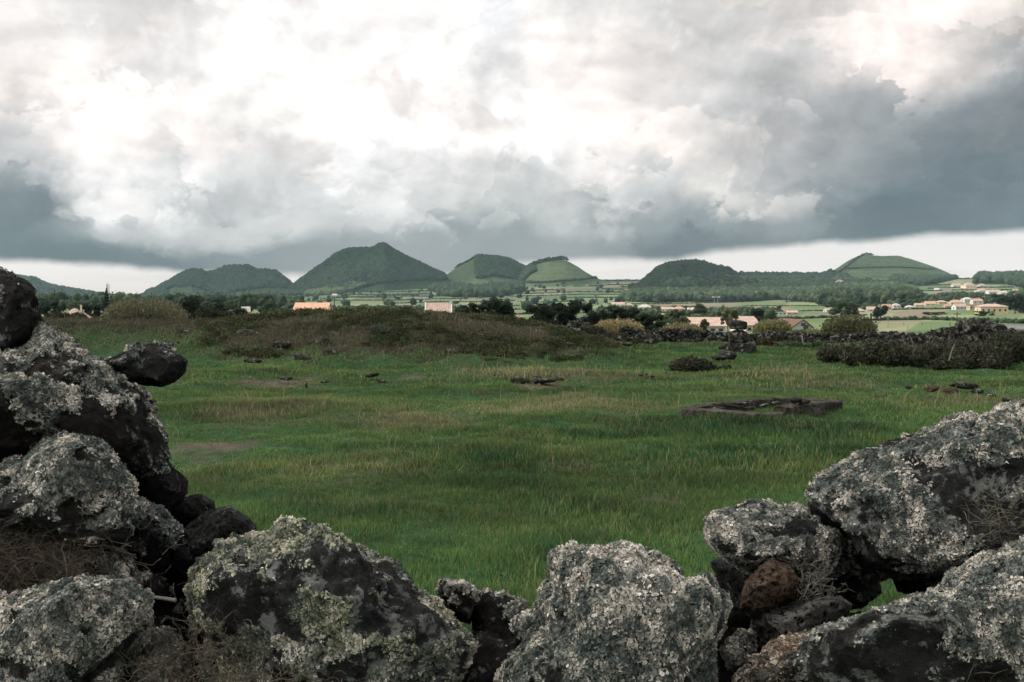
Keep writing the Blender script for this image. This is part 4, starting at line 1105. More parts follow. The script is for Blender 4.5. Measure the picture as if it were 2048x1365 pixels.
def lobes_tree(kind, seed):
    g = np.random.default_rng(seed); L = []
    if kind == 'round':
        for i in range(13):
            a = g.uniform(0, 6.28); rr = g.uniform(0, .30); zz = g.uniform(.30, .84)
            L.append((math.cos(a) * rr, math.sin(a) * rr, zz, g.uniform(.13, .22), g.uniform(.12, .19)))
    elif kind == 'wide':
        for i in range(20):
            a = g.uniform(0, 6.28); rr = .40 * math.sqrt(g.uniform()); zz = g.uniform(.2, .88 - .12 * rr)
            L.append((math.cos(a) * rr, math.sin(a) * rr, zz, g.uniform(.10, .17), g.uniform(.10, .16)))
    elif kind == 'airy':
        for i in range(16):
            a = g.uniform(0, 6.28); rr = .36 * math.sqrt(g.uniform()); zz = g.uniform(.35, .9)
            L.append((math.cos(a) * rr, math.sin(a) * rr, zz, g.uniform(.07, .13), g.uniform(.05, .10)))
    elif kind == 'tiered':
        for t in range(9):
            zz = .22 + t * .09; r = .34 * (1 - t / 9.5)
            for j in range(6):
                a = j * 1.047 + t; L.append((math.cos(a) * r * .6, math.sin(a) * r * .6, zz, r * .42, .022))
        L.append((0, 0, .98, .02, .05))
    L = np.array(L); mx = (np.hypot(L[:, 0], L[:, 1]) + L[:, 3]).max(); L[:, [0, 1, 3]] *= .5 / mx; mz = (L[:, 2] + L[:, 4]).max(); L[:, [2, 4]] /= mz
    return [tuple(l) for l in L]
_cm = {}
def crown(kind, tone, var, n=2600):
    key = (kind, tone, var, n)
    if key not in _cm:
        T = dict(d=T_DARK, m=T_MID, o=T_OLIVE)[tone]
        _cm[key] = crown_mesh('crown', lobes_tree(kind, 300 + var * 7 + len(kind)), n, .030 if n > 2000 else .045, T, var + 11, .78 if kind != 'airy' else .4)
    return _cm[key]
_tk = {}
DG_ = 'dark evergreen trees behind the field'
def trunk_mesh(var):
    if var not in _tk:
        g = random.Random(var); mb = MB()
        mb.bar((0, 0, -.12), (.01, 0, .3), .035, .026); mb.bar((.01, 0, .3), (0, .01, .75), .026, .010)
        for i in range(5):
            a = g.uniform(0, 6.28); z0 = g.uniform(.2, .5); mb.bar((0.005, 0, z0), (math.cos(a) * .25, math.sin(a) * .25, z0 + .28), .014, .005, 5)
        me = bpy.data.meshes.new('trunk'); me.from_pydata(mb.V, [], mb.F); me.materials.append(M_BARK); me.update(); _tk[var] = me
    return _tk[var]
def tree(label, px, ytop, wpx, d, kind='round', tone='d', var=0, group=None, n=2600, name='tree', cat='tree', ybase=None):
    x = (px - 1024) / F * d
    z0 = tz1(x, d) if ybase is None else P(px, ybase, d)[2]
    H = (P(px, ytop, d)[2] - z0) * (1.02 if group == DG_ else 1.0); Wd = wpx * d / F * (1.2 if group == DG_ else 1.0)
    e = empty(name, (x, d, z0), random.Random(px).uniform(0, 6.28)); tag(e, label, cat, group)
    s = .93
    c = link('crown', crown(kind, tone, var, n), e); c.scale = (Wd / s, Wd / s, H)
    t = link('trunk', trunk_mesh(var % 3), e); t.scale = (H * .9, H * .9, H)
    return e

# ------------------------------------------------------------------ near shade trees behind the field
DG = 'dark evergreen trees behind the field'
tree('small dark evergreen just right of the reed bed on the left', 372, 592, 66, 115, 'round', 'd', 0, DG)
tree('dark spreading evergreen second from the reed bed', 425, 604, 80, 125, 'wide', 'd', 1, DG)
tree('low dark bush tree right of the two evergreens by the reeds', 472, 616, 50, 130, 'wide', 'd', 2, DG)
tree('domed dark evergreen left of the middle clump above the mound', 962, 603, 84, 112, 'wide', 'd', 2, DG)
tree('taller round topped evergreen in the middle clump above the mound', 1008, 596, 66, 106, 'round', 'd', 1, DG)
tree('small dark evergreen tucked at the left foot of the middle clump', 932, 612, 44, 118, 'round', 'd', 3, DG)
tree('leafy dark tree with a broken top left in the pair right of the middle clump', 1088, 607, 72, 98, 'wide', 'd', 4, DG, name='tree')
tree('tallest dark tree of the pair right of the middle clump', 1142, 601, 84, 100, 'wide', 'd', 5, DG)
tree('dark bush tree filling the right flank of the pair', 1182, 622, 42, 92, 'round', 'd', 1, DG)
tree('black green bushy tree above the golden reeds', 1232, 613, 74, 96, 'wide', 'd', 3, DG)
tree('black green bush just right of the golden reeds', 1292, 627, 60, 88, 'wide', 'd', 0, DG)
tree('low dark bush between the golden reeds and the terracotta roof', 1330, 640, 44, 110, 'wide', 'm', 2, DG)
MG = 'mid green trees among the hamlet roofs'
tree('bushy green tree left of the long terracotta roof', 1352, 618, 46, 170, 'wide', 'm', 0, MG)
tree('olive bush against the left end of the long terracotta roof', 1363, 634, 36, 118, 'wide', 'o', 1, MG)
tree('small green bush in front of the middle of the long terracotta roof', 1409, 638, 20, 108, 'round', 'm', 2, MG)
tree('olive tree between the long roof and the cairn', 1456, 620, 44, 125, 'airy', 'o', 3, MG)
tree('rounded dark green tree behind the roofs, left of the floodlight mast', 1398, 607, 34, 300, 'round', 'm', 4, MG)
tree('round dark tree above the hipped roof right of the cairn', 1512, 617, 34, 220, 'round', 'd', 5, MG)
tree('dark bushy tree right of the hipped roof beside the cairn', 1535, 631, 60, 150, 'wide', 'd', 1, MG)
tree('low green tree left of the white gabled cottage', 1558, 634, 30, 170, 'wide', 'm', 3, MG)
RG = 'trees on the right below the village'
tree('large leafy tree left of the round dark one below the village', 1688, 603, 62, 420, 'wide', 'm', 2, RG)
tree('round dense tree standing alone in the pale field below the village', 1758, 611, 36, 290, 'round', 'd', 0, RG)
tree('pale feathery tree between the two big trees below the village', 1716, 628, 34, 330, 'airy', 'm', 1, RG)
tree('wide dark tree at the left foot of the yellow building', 1870, 624, 50, 420, 'wide', 'm', 4, RG)
tree('bushy tree right in front of the yellow building', 1968, 622, 40, 380, 'wide', 'm', 5, RG)
tree('tall leafy tree at the right edge beside the yellow building', 2030, 588, 60, 480, 'wide', 'd', 1, RG)
tree('dark round tree above the lowest village roofs at the right', 1997, 588, 34, 700, 'round', 'd', 2, RG)
LG = 'trees behind the left field'
tree('bushy tree behind the tiled farm roof on the far left', 108, 600, 54, 150, 'wide', 'd', 3, LG)
tree('dark tree between the farm roof and the tiered pine', 178, 606, 46, 170, 'wide', 'd', 4, LG)
tree('low tree right of the tiered pine', 255, 603, 46, 170, 'wide', 'm', 5, LG)
tree('small round tree above the reed bed', 318, 598, 34, 180, 'round', 'd', 2, LG)
tree('green tree right of the white walled shed on the left', 538, 600, 40, 240, 'wide', 'm', 0, LG)
tree('green tree left of the white walled shed on the left', 455, 604, 44, 260, 'wide', 'm', 1, LG)
tree('yellowish bush left of the red tiled farmhouse', 556, 617, 28, 170, 'round', 'o', 4, LG)
tree('green garden tree between the farmhouse and the low white roof', 688, 617, 34, 200, 'wide', 'm', 3, LG)
tree('round garden bush left of the small gabled house', 771, 612, 32, 190, 'round', 'm', 5, LG)
tree('small dark tree behind the gabled house, on its left', 806, 612, 34, 330, 'wide', 'm', 2, LG)
tree('slim pine with tiered whorled branches below the lattice mast', 214, 577, 26, 170, 'tiered', 'd', 0, None, 1500, 'pine_tree', 'pine tree')

# ------------------------------------------------------------------ houses
def wallm(c, n): return plain(n, c, .85, .08, 1.5)
WH = wallm((.56, .545, .51), 'white_wall'); CRM = wallm((.66, .56, .42), 'cream_wall'); YEL = wallm((.52, .43, .27), 'yellow_wall'); TAN = wallm((.52, .40, .28), 'tan_wall')
GRYW = wallm((.42, .42, .42), 'grey_board')
def roofm(n, c1, c2, sc=1.0):
    m, t = newmat(n)
    o = t.new('ShaderNodeTexCoord').outputs['Object']
    x_, y_, z_ = t.xyz(o)[:3]
    wv = t.math('SINE', t.math('MULTIPLY', x_, 22.0)); rows = t.math('SINE', t.math('MULTIPLY', z_, 40.0))
    n1 = t.noise(o, 1.2, 6, .6); n2_ = t.noise(o, 9, 4, .6)
    col = t.mix(t.smooth(n1, .35, .65), c1, c2)
    k = t.math('MULTIPLY', t.smooth(wv, -1, 1, .84, 1.06), t.smooth(n2_, .3, .7, .78, 1.2)); col = t.mix(1.0, col, t.comb(k, k, k), 'MULTIPLY')
    finish(t, col, .85, t.math('ADD', wv, t.math('MULTIPLY', rows, .4)), .4, .04, .15); return m
RT = roofm('terracotta_tile', (.60, .34, .24), (.48, .29, .21)); RO = roofm('orange_tile', (.48, .28, .20), (.42, .28, .22)); RP = roofm('pale_pink_tile', (.47, .34, .28), (.37, .275, .23))
RBR = roofm('brown_tile', (.15, .085, .06), (.10, .07, .055)); RGY = roofm('grey_roof', (.24, .235, .23), (.20, .195, .19)); RWH = roofm('white_roof', (.50, .47, .44), (.42, .38, .35))
M_WIN = plain('window_glass', (.03, .035, .04), .25, .1, 2, spec=.5); M_FRM = plain('frame_paint', (.35, .33, .30), .6, .1); M_DOOR = plain('door_paint', (.08, .09, .08), .6, .1)
def house(label, px, ytop, wpx, d=None, ybot=None, depth=None, rot=0.0, roof=RT, wall=WH, kind='gable', wins=2, chim=False, door=False, roofh=.45, cat='house', group=None, name='house', extra=None, mult=1):
    """ytop: screen height of ridge; ybot: screen foot (found on the terrain) or d: distance"""
    if d is None:
        _, dd = ground_hit([px], [ybot]); d = float(dd[0])
    x = (px - 1024) / F * d; z0 = tz1(x, d) - .15
    H = P(px, ytop, d)[2] - z0; W = wpx * d / F
    L = depth or W * .7; hr = H * roofh if H * roofh < L * .55 else L * .5; hw = H - hr
    e = empty(name, (x, d, z0), rot); tag(e, label, cat, group)
    a, b = W / 2, L / 2; ov = .25
    if kind == 'gable':
        mb = MB(); mb.add([(-a,-b,0),(a,-b,0),(a,b,0),(-a,b,0),(-a,-b,hw),(a,-b,hw),(a,b,hw),(-a,b,hw),(-a,0,H-.12),(a,0,H-.12)],
            [(0,3,2,1),(0,1,5,4),(2,3,7,6),(1,2,6,9,5),(3,0,4,8,7),(4,5,9,8),(8,9,6,7)]); mb.build('wall', wall, e)
        th = .16; dz = hr / b * ov
        mb = MB()
        for s in (-1, 1):
            y0, y1 = s * (b + ov), 0; z0_, z1_ = hw - dz, H
            mb.add([(-a-ov,y0,z0_),(a+ov,y0,z0_),(a+ov,y1,z1_),(-a-ov,y1,z1_),(-a-ov,y0,z0_+th),(a+ov,y0,z0_+th),(a+ov,y1,z1_+th),(-a-ov,y1,z1_+th)],
                   [(0,3,2,1),(4,5,6,7),(0,1,5,4),(2,3,7,6),(1,2,6,5),(3,0,4,7)])
        rf = mb.build('roof', roof, e)
    else:
        mb = MB(); mb.box(-a, a, -b, b, 0, hw); mb.build('wall', wall, e)
        r = max(a - b, .1) if kind == 'hip' else a; mb = MB(); A_, B_ = a + ov + .1, b + ov + .1
        if kind == 'hip':
            mb.add([(-A_,-B_,hw),(A_,-B_,hw),(A_,B_,hw),(-A_,B_,hw),(-r,0,H),(r,0,H),(-A_,-B_,hw-.12),(A_,-B_,hw-.12),(A_,B_,hw-.12),(-A_,B_,hw-.12)],
                   [(0,1,5,4),(1,2,5),(2,3,4,5),(3,0,4),(6,9,8,7),(0,6,7,1),(1,7,8,2),(2,8,9,3),(3,9,6,0)])
        else:
            mb.box(-A_, A_, -B_, B_, hw, hw + .2)
        rf = mb.build('roof', roof, e)
    if chim:
        mb = MB(); cx_ = a * .55; ch_ = min(.9, W * .14); cw = min(.25, W * .035); mb.box(cx_ - cw, cx_ + cw, -cw, cw, H - .5, H + ch_); mb.box(cx_ - cw * 1.3, cx_ + cw * 1.3, -cw * 1.3, cw * 1.3, H + ch_, H + ch_ * 1.1); mb.build('chimney', wall, rf)
    nr = 2 if hw > 4.6 else 1
    for r_ in range(nr):
        zc = hw * (.55 if nr == 1 else (.28 + .46 * r_)); wh = min(.6, hw * .2); ww = min(.5, W / (wins * 3 + 1))
        for i in range(wins):
            xc = -a + W * (i + .5) / wins
            if door and i == wins // 2 and r_ == 0:
                mb = MB(); mb.box(xc - .5, xc + .5, -b - .04, -b + .02, 0, min(2.1, hw * .8)); mb.build('door', M_DOOR, e); continue
            mb = MB(); mb.box(xc - ww, xc + ww, -b - .05, -b + .02, zc - wh, zc + wh); wn = mb.build('window', M_FRM, e)
            mb = MB(); mb.box(xc - ww * .8, xc + ww * .8, -b - .07, -b - .051, zc - wh * .84, zc + wh * .84); mb.build('pane', M_WIN, wn)
    for sx in (-1, 1):
        mb = MB(); x0 = sx * a; zc = hw * .55
        mb.box(min(x0, x0 + sx * .05) - .01, max(x0, x0 + sx * .05), -.45, .45, zc - .5, zc + .5); mb.build('window', M_WIN, e)
    return e
R_ = math.radians
# nearest roofs
house('farmhouse with a broad red terracotta roof above the left of the mound', 626, 607, 66, d=215, depth=7.5, rot=R_(-3), roof=RT, wall=CRM, roofh=.52, wins=3)
e = house('small house with pale terracotta roof and white raised gable ends', 877, 608, 44, d=160, depth=4.6, rot=R_(4), roof=RP, wall=WH, roofh=.5, wins=2, chim=False)
for s in (-1, 1):
    mb = MB(); W2 = 44 * 160 / F / 2 + .30
    Hh = P(877, 608, 160)[2] - tz1((877 - 1024) / F * 160, 160) + .15; hw = Hh - min(Hh * .5, 4.6 * .5)
    mb.add([(s*W2-.1,-2.6,hw-.3),(s*W2+.1,-2.6,hw-.3),(s*W2+.1,0,Hh+.28),(s*W2-.1,0,Hh+.28),(s*W2-.1,2.6,hw-.3),(s*W2+.1,2.6,hw-.3),(s*W2-.1,-2.6,hw+.05),(s*W2+.1,-2.6,hw+.05),(s*W2-.1,2.6,hw+.05),(s*W2+.1,2.6,hw+.05)],
           [(0,1,7,6),(6,7,2,3),(3,2,9,8),(8,9,5,4),(0,6,3,8,4),(1,5,9,2,7),(0,4,5,1)])
    mb.build('gable_parapet', WH, e)
mb = MB(); mb.box(W2 - .35, W2 + .15, -.3, .3, Hh, Hh + .45); mb.build('chimney', WH, e)
house('low tiled farm roof with a stout chimney on the far left', 150, 617, 44, d=112, depth=2.2, rot=R_(6), roof=RP, wall=CRM, kind='hip', roofh=.6, chim=True)
house('long low roof of pale tiles barely above the mound', 722, 621, 42, d=190, depth=4, rot=0, roof=RWH, wall=WH, kind='hip', roofh=.4)
house('tiny roof showing left of the small gabled house', 846, 622, 20, d=200, depth=4, roof=RT, wall=WH, kind='hip', roofh=.4, wins=1)
house('white walled shed half hidden by trees on the left', 492, 615, 13, d=230, depth=3, roof=RWH, wall=WH, wins=1, rot=.3)
house('low white outbuilding below the shed on the left', 482, 628, 8, d=150, depth=2, roof=RWH, wall=WH, wins=1, kind='flat')
house('long bungalow with terracotta roof in front of the hamlet', 1410, 637, 64, d=132, depth=6, rot=R_(-2), roof=RP, wall=WH, roofh=.5, wins=4)
house('gabled roof behind the cairn with a second ridge', 1490, 635, 30, d=140, depth=5, rot=R_(12), roof=RP, wall=CRM, roofh=.5)
house('low cream roof at the left foot of the long bungalow', 1350, 651, 24, d=112, depth=3, roof=RWH, wall=CRM, kind='hip', roofh=.4, wins=1)
# white gabled cottage facing the field, brown roof falling left, lean-to on the right
d = 128; x = (1606 - 1024) / F * d; z0 = tz1(x, d); e = empty('cottage', (x, d, z0), R_(8)); tag(e, 'white boarded cottage with brown roof, gable end facing the field', 'cottage')
Hh = P(1606, 640.5, d)[2] - z0; s_ = d / F; g1, g2 = -23 * s_, 20 * s_; ze = Hh - 15 * s_
mb = MB(); mb.add([(g1,0,0),(g2,0,0),(g2,0,ze),(0,0,Hh),(g1,0,ze),(g1,7,0),(g2,7,0),(g2,7,ze),(0,7,Hh),(g1,7,ze)],
    [(0,1,2,3,4),(9,8,7,6,5),(0,5,6,1),(1,6,7,2),(4,9,5,0),(2,7,8,3),(3,8,9,4)]); mb.build('wall', GRYW, e)
for sgn, gx_ in ((-1, g1), (1, g2)):
    k = 1.09; mb = MB(); ex, ez = gx_ * k, Hh + (ze - Hh) * k; t_ = .12
    mb.add([(0,-.2,Hh),(ex,-.2,ez),(ex,7.2,ez),(0,7.2,Hh),(0,-.2,Hh+t_),(ex,-.2,ez+t_),(ex,7.2,ez+t_),(0,7.2,Hh+t_)],
           [(0,1,2,3),(7,6,5,4),(0,4,5,1),(1,5,6,2),(2,6,7,3),(3,7,4,0)]); mb.build('roof', RBR, e)
mb = MB(); mb.box(-.42, .42, -.06, .02, Hh - 12.5 * s_, Hh - 5.5 * s_); wn = mb.build('window', WH, e)
mb = MB(); mb.box(-.33, .33, -.09, -.061, Hh - 12 * s_, Hh - 6 * s_); mb.build('pane', M_WIN, wn)
mb = MB(); mb.box(.05, .75, -.06, .02, .35, .9); mb.build('window', M_WIN, e)
mb = MB(); L2 = 46 * s_; mb.add([(g2,.3,0),(L2,.3,0),(L2,.3,.25),(g2,.3,ze-.1),(g2,6,0),(L2,6,0),(L2,6,.25),(g2,6,ze-.1)], [(0,1,2,3),(7,6,5,4),(0,4,5,1),(1,5,6,2),(2,6,7,3),(3,7,4,0)]); mb.build('lean_to', GRYW, e)
mb = MB(); mb.box(g1 + .1, g1 + .5, 3, 3.4, ze, Hh - .1); mb.build('chimney', RBR, e)
# long ramped shed roof at the right edge behind the rubble heap
house('low shed with an orange roof behind the rubble heap', 1973, 646, 12, d=100, depth=3, roof=RO, wall=CRM, wins=1, roofh=.6, rot=.3)
house('long pale sloping roof at the right edge behind the rubble', 2036, 655, 64, d=90, depth=4, rot=R_(-9), roof=RGY, wall=GRYW, kind='gable', roofh=.35)
house('glass sided greenhouse strip beyond the wall on the right', 1826, 652, 34, d=210, depth=7, rot=R_(-14), roof=RGY, wall=GRYW, kind='flat', wins=6, roofh=.1, name='greenhouse', cat='greenhouse')
# village: (px, ridge y, foot y, width px, roof, wall, kind, label)
V_ = [
 (1982,608,629,52,RP,YEL,'hip','big square yellow building at the right of the village',5,.25),
 (1718,618,625,22,RP,WH,'hip','pink hipped bungalow at the left end of the village',2,.5),
 (1741,614,624,16,RP,WH,'gable','white gabled house beside the pink hipped bungalow',1,.5),
 (1772,609,621,18,RO,CRM,'gable','orange roofed house just right of the lone round tree',2,.5),
 (1791,607,617,15,RWH,WH,'hip','white house right of the orange roofed one by the lone tree',2,.4),
 (1818,611,618,14,RWH,WH,'hip','low white villa above the pale field',2,.5),
 (1838,607,614,18,RO,WH,'gable','small orange roof left of the two stacked orange roofs',2,.5),
 (1859,603,613,20,RO,CRM,'gable','tallest orange roofed house left of the village centre',2,.5),
 (1882,601,608,20,RP,TAN,'hip','tan hipped house above the orange roofs',2,.5),
 (1893,609,618,13,RO,TAN,'gable','reddish house wedged below the tan hipped one',1,.4),
 (1911,600,611,26,RO,WH,'hip','wide orange roof in the middle of the village',3,.5),
 (1918,608,620,24,RP,WH,'gable','pink white terrace below the wide orange roof',3,.45),
 (1933,595,607,19,RWH,WH,'hip','highest white house of the village centre',3,.35),
 (1945,609,621,19,RP,TAN,'flat','tan flat topped block left of the yellow building',3,.2),
 (1952,598,609,20,RO,WH,'gable','white house with red roof right of the highest white one',2,.4),
 (1911,568,575,17,RP,WH,'gable','pale house at the left of the upper hamlet',2,.5),
 (1936,566,577,24,RP,CRM,'hip','largest pinkish roof of the upper hamlet',3,.5),
 (1962,568,575,15,RP,WH,'hip','small pink roof right of the largest upper hamlet roof',2,.5),
 (1884,575,582,26,RWH,WH,'flat','long white walled building below the upper hamlet',4,.2),
 (1962,578,586,22,RP,WH,'hip','pink roof first in the string of houses at the far right',2,.5),
 (1985,580,589,24,RP,WH,'gable','second house in the string at the far right',3,.5),
 (2007,582,591,20,RWH,WH,'hip','third, whiter house in the string at the far right',2,.4),
 (2008,591,601,8,RWH,WH,'gable','narrow white house standing alone between trees at the far right',1,.4),
 (2031,579,586,14,RP,WH,'gable','last pink roof at the right edge',1,.5),
 (1678,560,570,18,RP,WH,'hip','pale mansion among the woods below the pasture cone',3,.35),
 (1560,623,631,22,RWH,WH,'flat','long low white shed in front of the woods',3,.25),
 (1583,622,630,22,RP,TAN,'gable','dull tan house right of the long low white shed',2,.4),
 (1657,617,624,17,RP,WH,'gable','small white cottage left of the large leafy tree',2,.5),
 (1236,605,614,26,RP,CRM,'gable','pink roofed farmhouse at the end of the middle pastures',3,.5),
 (1257,607,614,18,RP,WH,'hip','lower pink roof joined to the right of the pastures farmhouse',2,.6),
 (1289,609,620,26,RWH,WH,'hip','cream hipped house right of the pastures farmhouse',2,.5),
 (1334,615,624,24,RP,CRM,'gable','tan row house left of the bright orange hamlet roof',3,.4),
 (1358,613,623,22,RO,WH,'hip','bright orange hipped roof in the hamlet',2,.5),
 (1382,616,625,14,RWH,WH,'gable','small white gabled house right of the orange hamlet roof',1,.4),
 (832,594.3,598,48,RGY,WH,'gable','long low white cattle shed in the middle pastures',6,.35),
 (1256,578,584,12,RP,CRM,'gable','tiny barn at the edge of the wood above the farmhouse',1,.5),
 (670,588,593,10,RWH,WH,'gable','tiny white farm building on the left pastures',1,.5),
 (1723,586,592,16,RGY,GRYW,'gable','grey roof peeping out of the broad woodland',2,.5),
]
rr = random.Random(4)
for px, yt, yb, wp, rf, wl, kd, lab, wi, rh in V_:
    house(lab, px, yt, wp, ybot=yb, rot=rr.uniform(-.25, .25), roof=rf, wall=wl, kind=kd, wins=wi, roofh=rh, group='houses of the villages', chim=rr.random() < .3 and kd == 'gable')

# ------------------------------------------------------------------ masts, poles, posts
M_POLE = plain('pole_wood', (.05, .045, .04), .9, .2); M_MET = plain('galvanised', (.30, .30, .30), .6, .1, spec=.4); M_WPOST = plain('weathered_post', (.22, .21, .18), .9, .25)
def pole(label, px, ytop, d, r=.09, arm=True, mat=None, group='wooden power poles'):
    x = (px - 1024) / F * d; z0 = tz1(x, d); H = P(px, ytop, d)[2] - z0
    e = empty('power_pole', (x, d, z0)); tag(e, label, 'pole', group)
    mb = MB(); mb.bar((0, 0, -.2), (0, 0, H), r, r * .7, 8); mb.build('post', mat or M_POLE, e)
    if arm:
        mb = MB(); mb.box(-.6, .6, -.05, .05, H - .45, H - .33); c = mb.build('crossarm', mat or M_POLE, e)
        for q in (-.5, 0, .5):
            mb = MB(); mb.bar((q, 0, H - .33), (q, 0, H - .18), .035, .02); mb.build('insulator', M_MET, c)
    return e
pole('dark pole standing clear against the pale sky far left', 110, 579, 210, .13, False)
pole('dark pole at the right of the red tiled farmhouse', 669, 597, 260, .12)
pole('tall dark pole behind the wall, right of the cane clump', 1742, 627, 60, .07)
pole('thin pale pole in the field right of the lone tree', 1776, 632, 160, .06, False, M_WPOST)
pole('thin pale pole left of the lone round tree', 1750, 632, 150, .06, False, M_WPOST)
pole('thin dark pole in front of the trees below the village', 1914, 624, 170, .09)
pole('short pole beside the greenhouse strip', 1900, 645, 90, .04, False)
pole('pale pole at the left end of the greenhouse strip', 1816, 650, 120, .05, False, M_WPOST)
# lattice mast
d = 330; x = (216.5 - 1024) / F * d; z0 = tz1(x, d); Hm = P(216, 564, d)[2] - z0
e = empty('radio_mast', (x, d, z0)); tag(e, 'slim lattice radio mast above the tiered pine', 'radio mast')
mb = MB(); q = .45
cs = [(q, 0), (-q * .5, q * .87), (-q * .5, -q * .87)]
for a, b in cs: mb.bar((a, b, 0), (a, b, Hm * .93), .11, .11, 4)
n = 16
for i in range(n):
    for j in range(3):
        a = cs[j]; b = cs[(j + 1) % 3]; mb.bar((a[0], a[1], Hm * .93 * i / n), (b[0], b[1], Hm * .93 * (i + 1) / n), .03, .03, 4)
mb.build('tower', M_MET, e)
mb = MB(); mb.bar((0, 0, Hm * .9), (0, 0, Hm), .05, .03, 5); mb.build('antenna', M_MET, e)
# floodlight masts of the playing field
for px, lab in ((1428, 'left floodlight mast above the hamlet trees'), (1435, 'right floodlight mast above the hamlet trees')):
    d = 520; x = (px - 1024) / F * d; z0 = tz1(x, d); Hm = P(px, 593, d)[2] - z0
    e = empty('floodlight_mast', (x, d, z0)); tag(e, lab, 'floodlight mast', 'floodlight masts')
    mb = MB(); mb.bar((0, 0, 0), (0, 0, Hm), .16, .1, 6); mb.build('post', M_MET, e)
    for s in (-1, 1):
        mb = MB(); mb.box(s * .7 - .5, s * .7 + .5, -.3, .1, Hm - .7, Hm); mb.build('lamp_housing', WH, e)
    mb = MB(); mb.box(-1.2, 1.2, .1, .2, Hm - .4, Hm - .3); mb.build('crossarm', M_MET, e)
for px, yt, d, lab in ((1605, 672, 35.5, 'pale leaning fence post right of the cairn'), (1640, 680, 35.0, 'shorter pale fence post right of the first one')):
    x = (px - 1024) / F * d; z0 = tz1(x, d); Hp = P(px, yt, d)[2] - z0
    mb = MB(); mb.bar((0, 0, -.1), (.02, 0, Hp * .5), .035, .03, 7); mb.bar((.02, 0, Hp * .5), (-.01, 0, Hp), .03, .022, 7)
    o = mb.build('fence_post', M_WPOST); o.location = (x, d, z0); tag(o, lab, 'fence post', 'fence posts')
# thin old stakes stuck in the thicket, right
for px, py, lx, ly, d, lab in ((1810, 690, -8, -18, 30, 'bent pale stick leaning left by the wall'), (1826, 688, -8, -18, 30.5, 'second bent pale stick by the wall'), (1880, 700, -10, -12, 27, 'short pale stick in the thicket'), (1898, 722, 12, -34, 24, 'long thin pale stick rising from the thicket')):
    a = P(px, py, d); b = P(px + lx * .4, py + ly * .55, d); c = P(px + lx, py + ly, d)
    mb = MB(); mb.bar(a, b, .014, .012, 5); mb.bar(b, c, .012, .007, 5); o = mb.build('dead_stick', M_WPOST); tag(o, lab, 'stick', 'dead sticks')

# ------------------------------------------------------------------ cane and reed clumps
def reeds(label, poly_px, d0, d1, htop, n, seed, tones, w_=.05, pl=True, name='reed_bed'):
    g = np.random.default_rng(seed); pxs = g.uniform(poly_px[0], poly_px[1], n); d = g.uniform(d0, d1, n)
    x = (pxs - 1024) / F * d; ctr = (poly_px[0] + poly_px[1]) / 2; hw = (poly_px[1] - poly_px[0]) / 2
    z = terr(x, d); top = CH - (htop - 600) * d / F
    env = (1 - np.abs((pxs - ctr) / hw) ** 3.2) * .35 + .65
    H = np.maximum(.4, (top - z) * env * g.uniform(.5, 1.12, n))
    tones = np.array(tones); c = tones[g.integers(0, len(tones), n)] * g.uniform(.7, 1.25, (n, 1))
    V, Fc, C = blades(x, d, H, w_ * g.uniform(.7, 1.4, n), c, g, .16)
    k = 3 * n; xi = np.repeat(x, 3); di = np.repeat(d, 3); Hi = np.repeat(H, 3)
    p = np.stack([xi + g.normal(size=k) * .12, di, np.repeat(z, 3) + Hi * g.uniform(.25, 1.0, k)], -1)
    cc = tones[g.integers(0, len(tones), k)] * g.uniform(.7, 1.3, (k, 1))
    up = np.repeat(g.uniform(size=n) < .5, 3)
    V2, F2, C2 = cards(p, np.full(k, w_ * 2.0), cc, g)
    o = link(name, mkmesh(name, np.concatenate([V, V2]), np.concatenate([Fc, F2 + len(V)]), M_LEAF, np.concatenate([C, C2])))
    tag(o, label, 'reeds', kind='stuff'); return o
reeds('tall brownish cane bed behind the left field', (208, 372), 70, 80, 601, 3600, 1, [(.17,.145,.09),(.11,.11,.06),(.20,.16,.10),(.07,.085,.045),(.06,.08,.04)], .06)
reeds('golden reeds left of the hamlet bushes', (1190, 1284), 84, 90, 640, 1700, 2, [(.34,.26,.13),(.28,.22,.11),(.20,.17,.08)], .06)
reeds('olive golden cane behind the wall, left of the cottage', (1510, 1582), 84, 92, 641, 1500, 3, [(.22,.20,.09),(.16,.16,.07),(.10,.12,.05)], .06)
reeds('dark olive cane clump right of the cottage', (1648, 1748), 66, 74, 634, 2600, 4, [(.13,.125,.06),(.09,.10,.045),(.06,.075,.035),(.17,.15,.08)], .06)
reeds('yellow green scrub at the foot of the cottage', (1575, 1660), 76, 84, 660, 900, 5, [(.18,.18,.07),(.11,.13,.05)], .06)
reeds('dry reeds in front of the long bungalow', (1325, 1400), 94, 100, 646, 800, 6, [(.24,.20,.10),(.14,.14,.07)], .06)

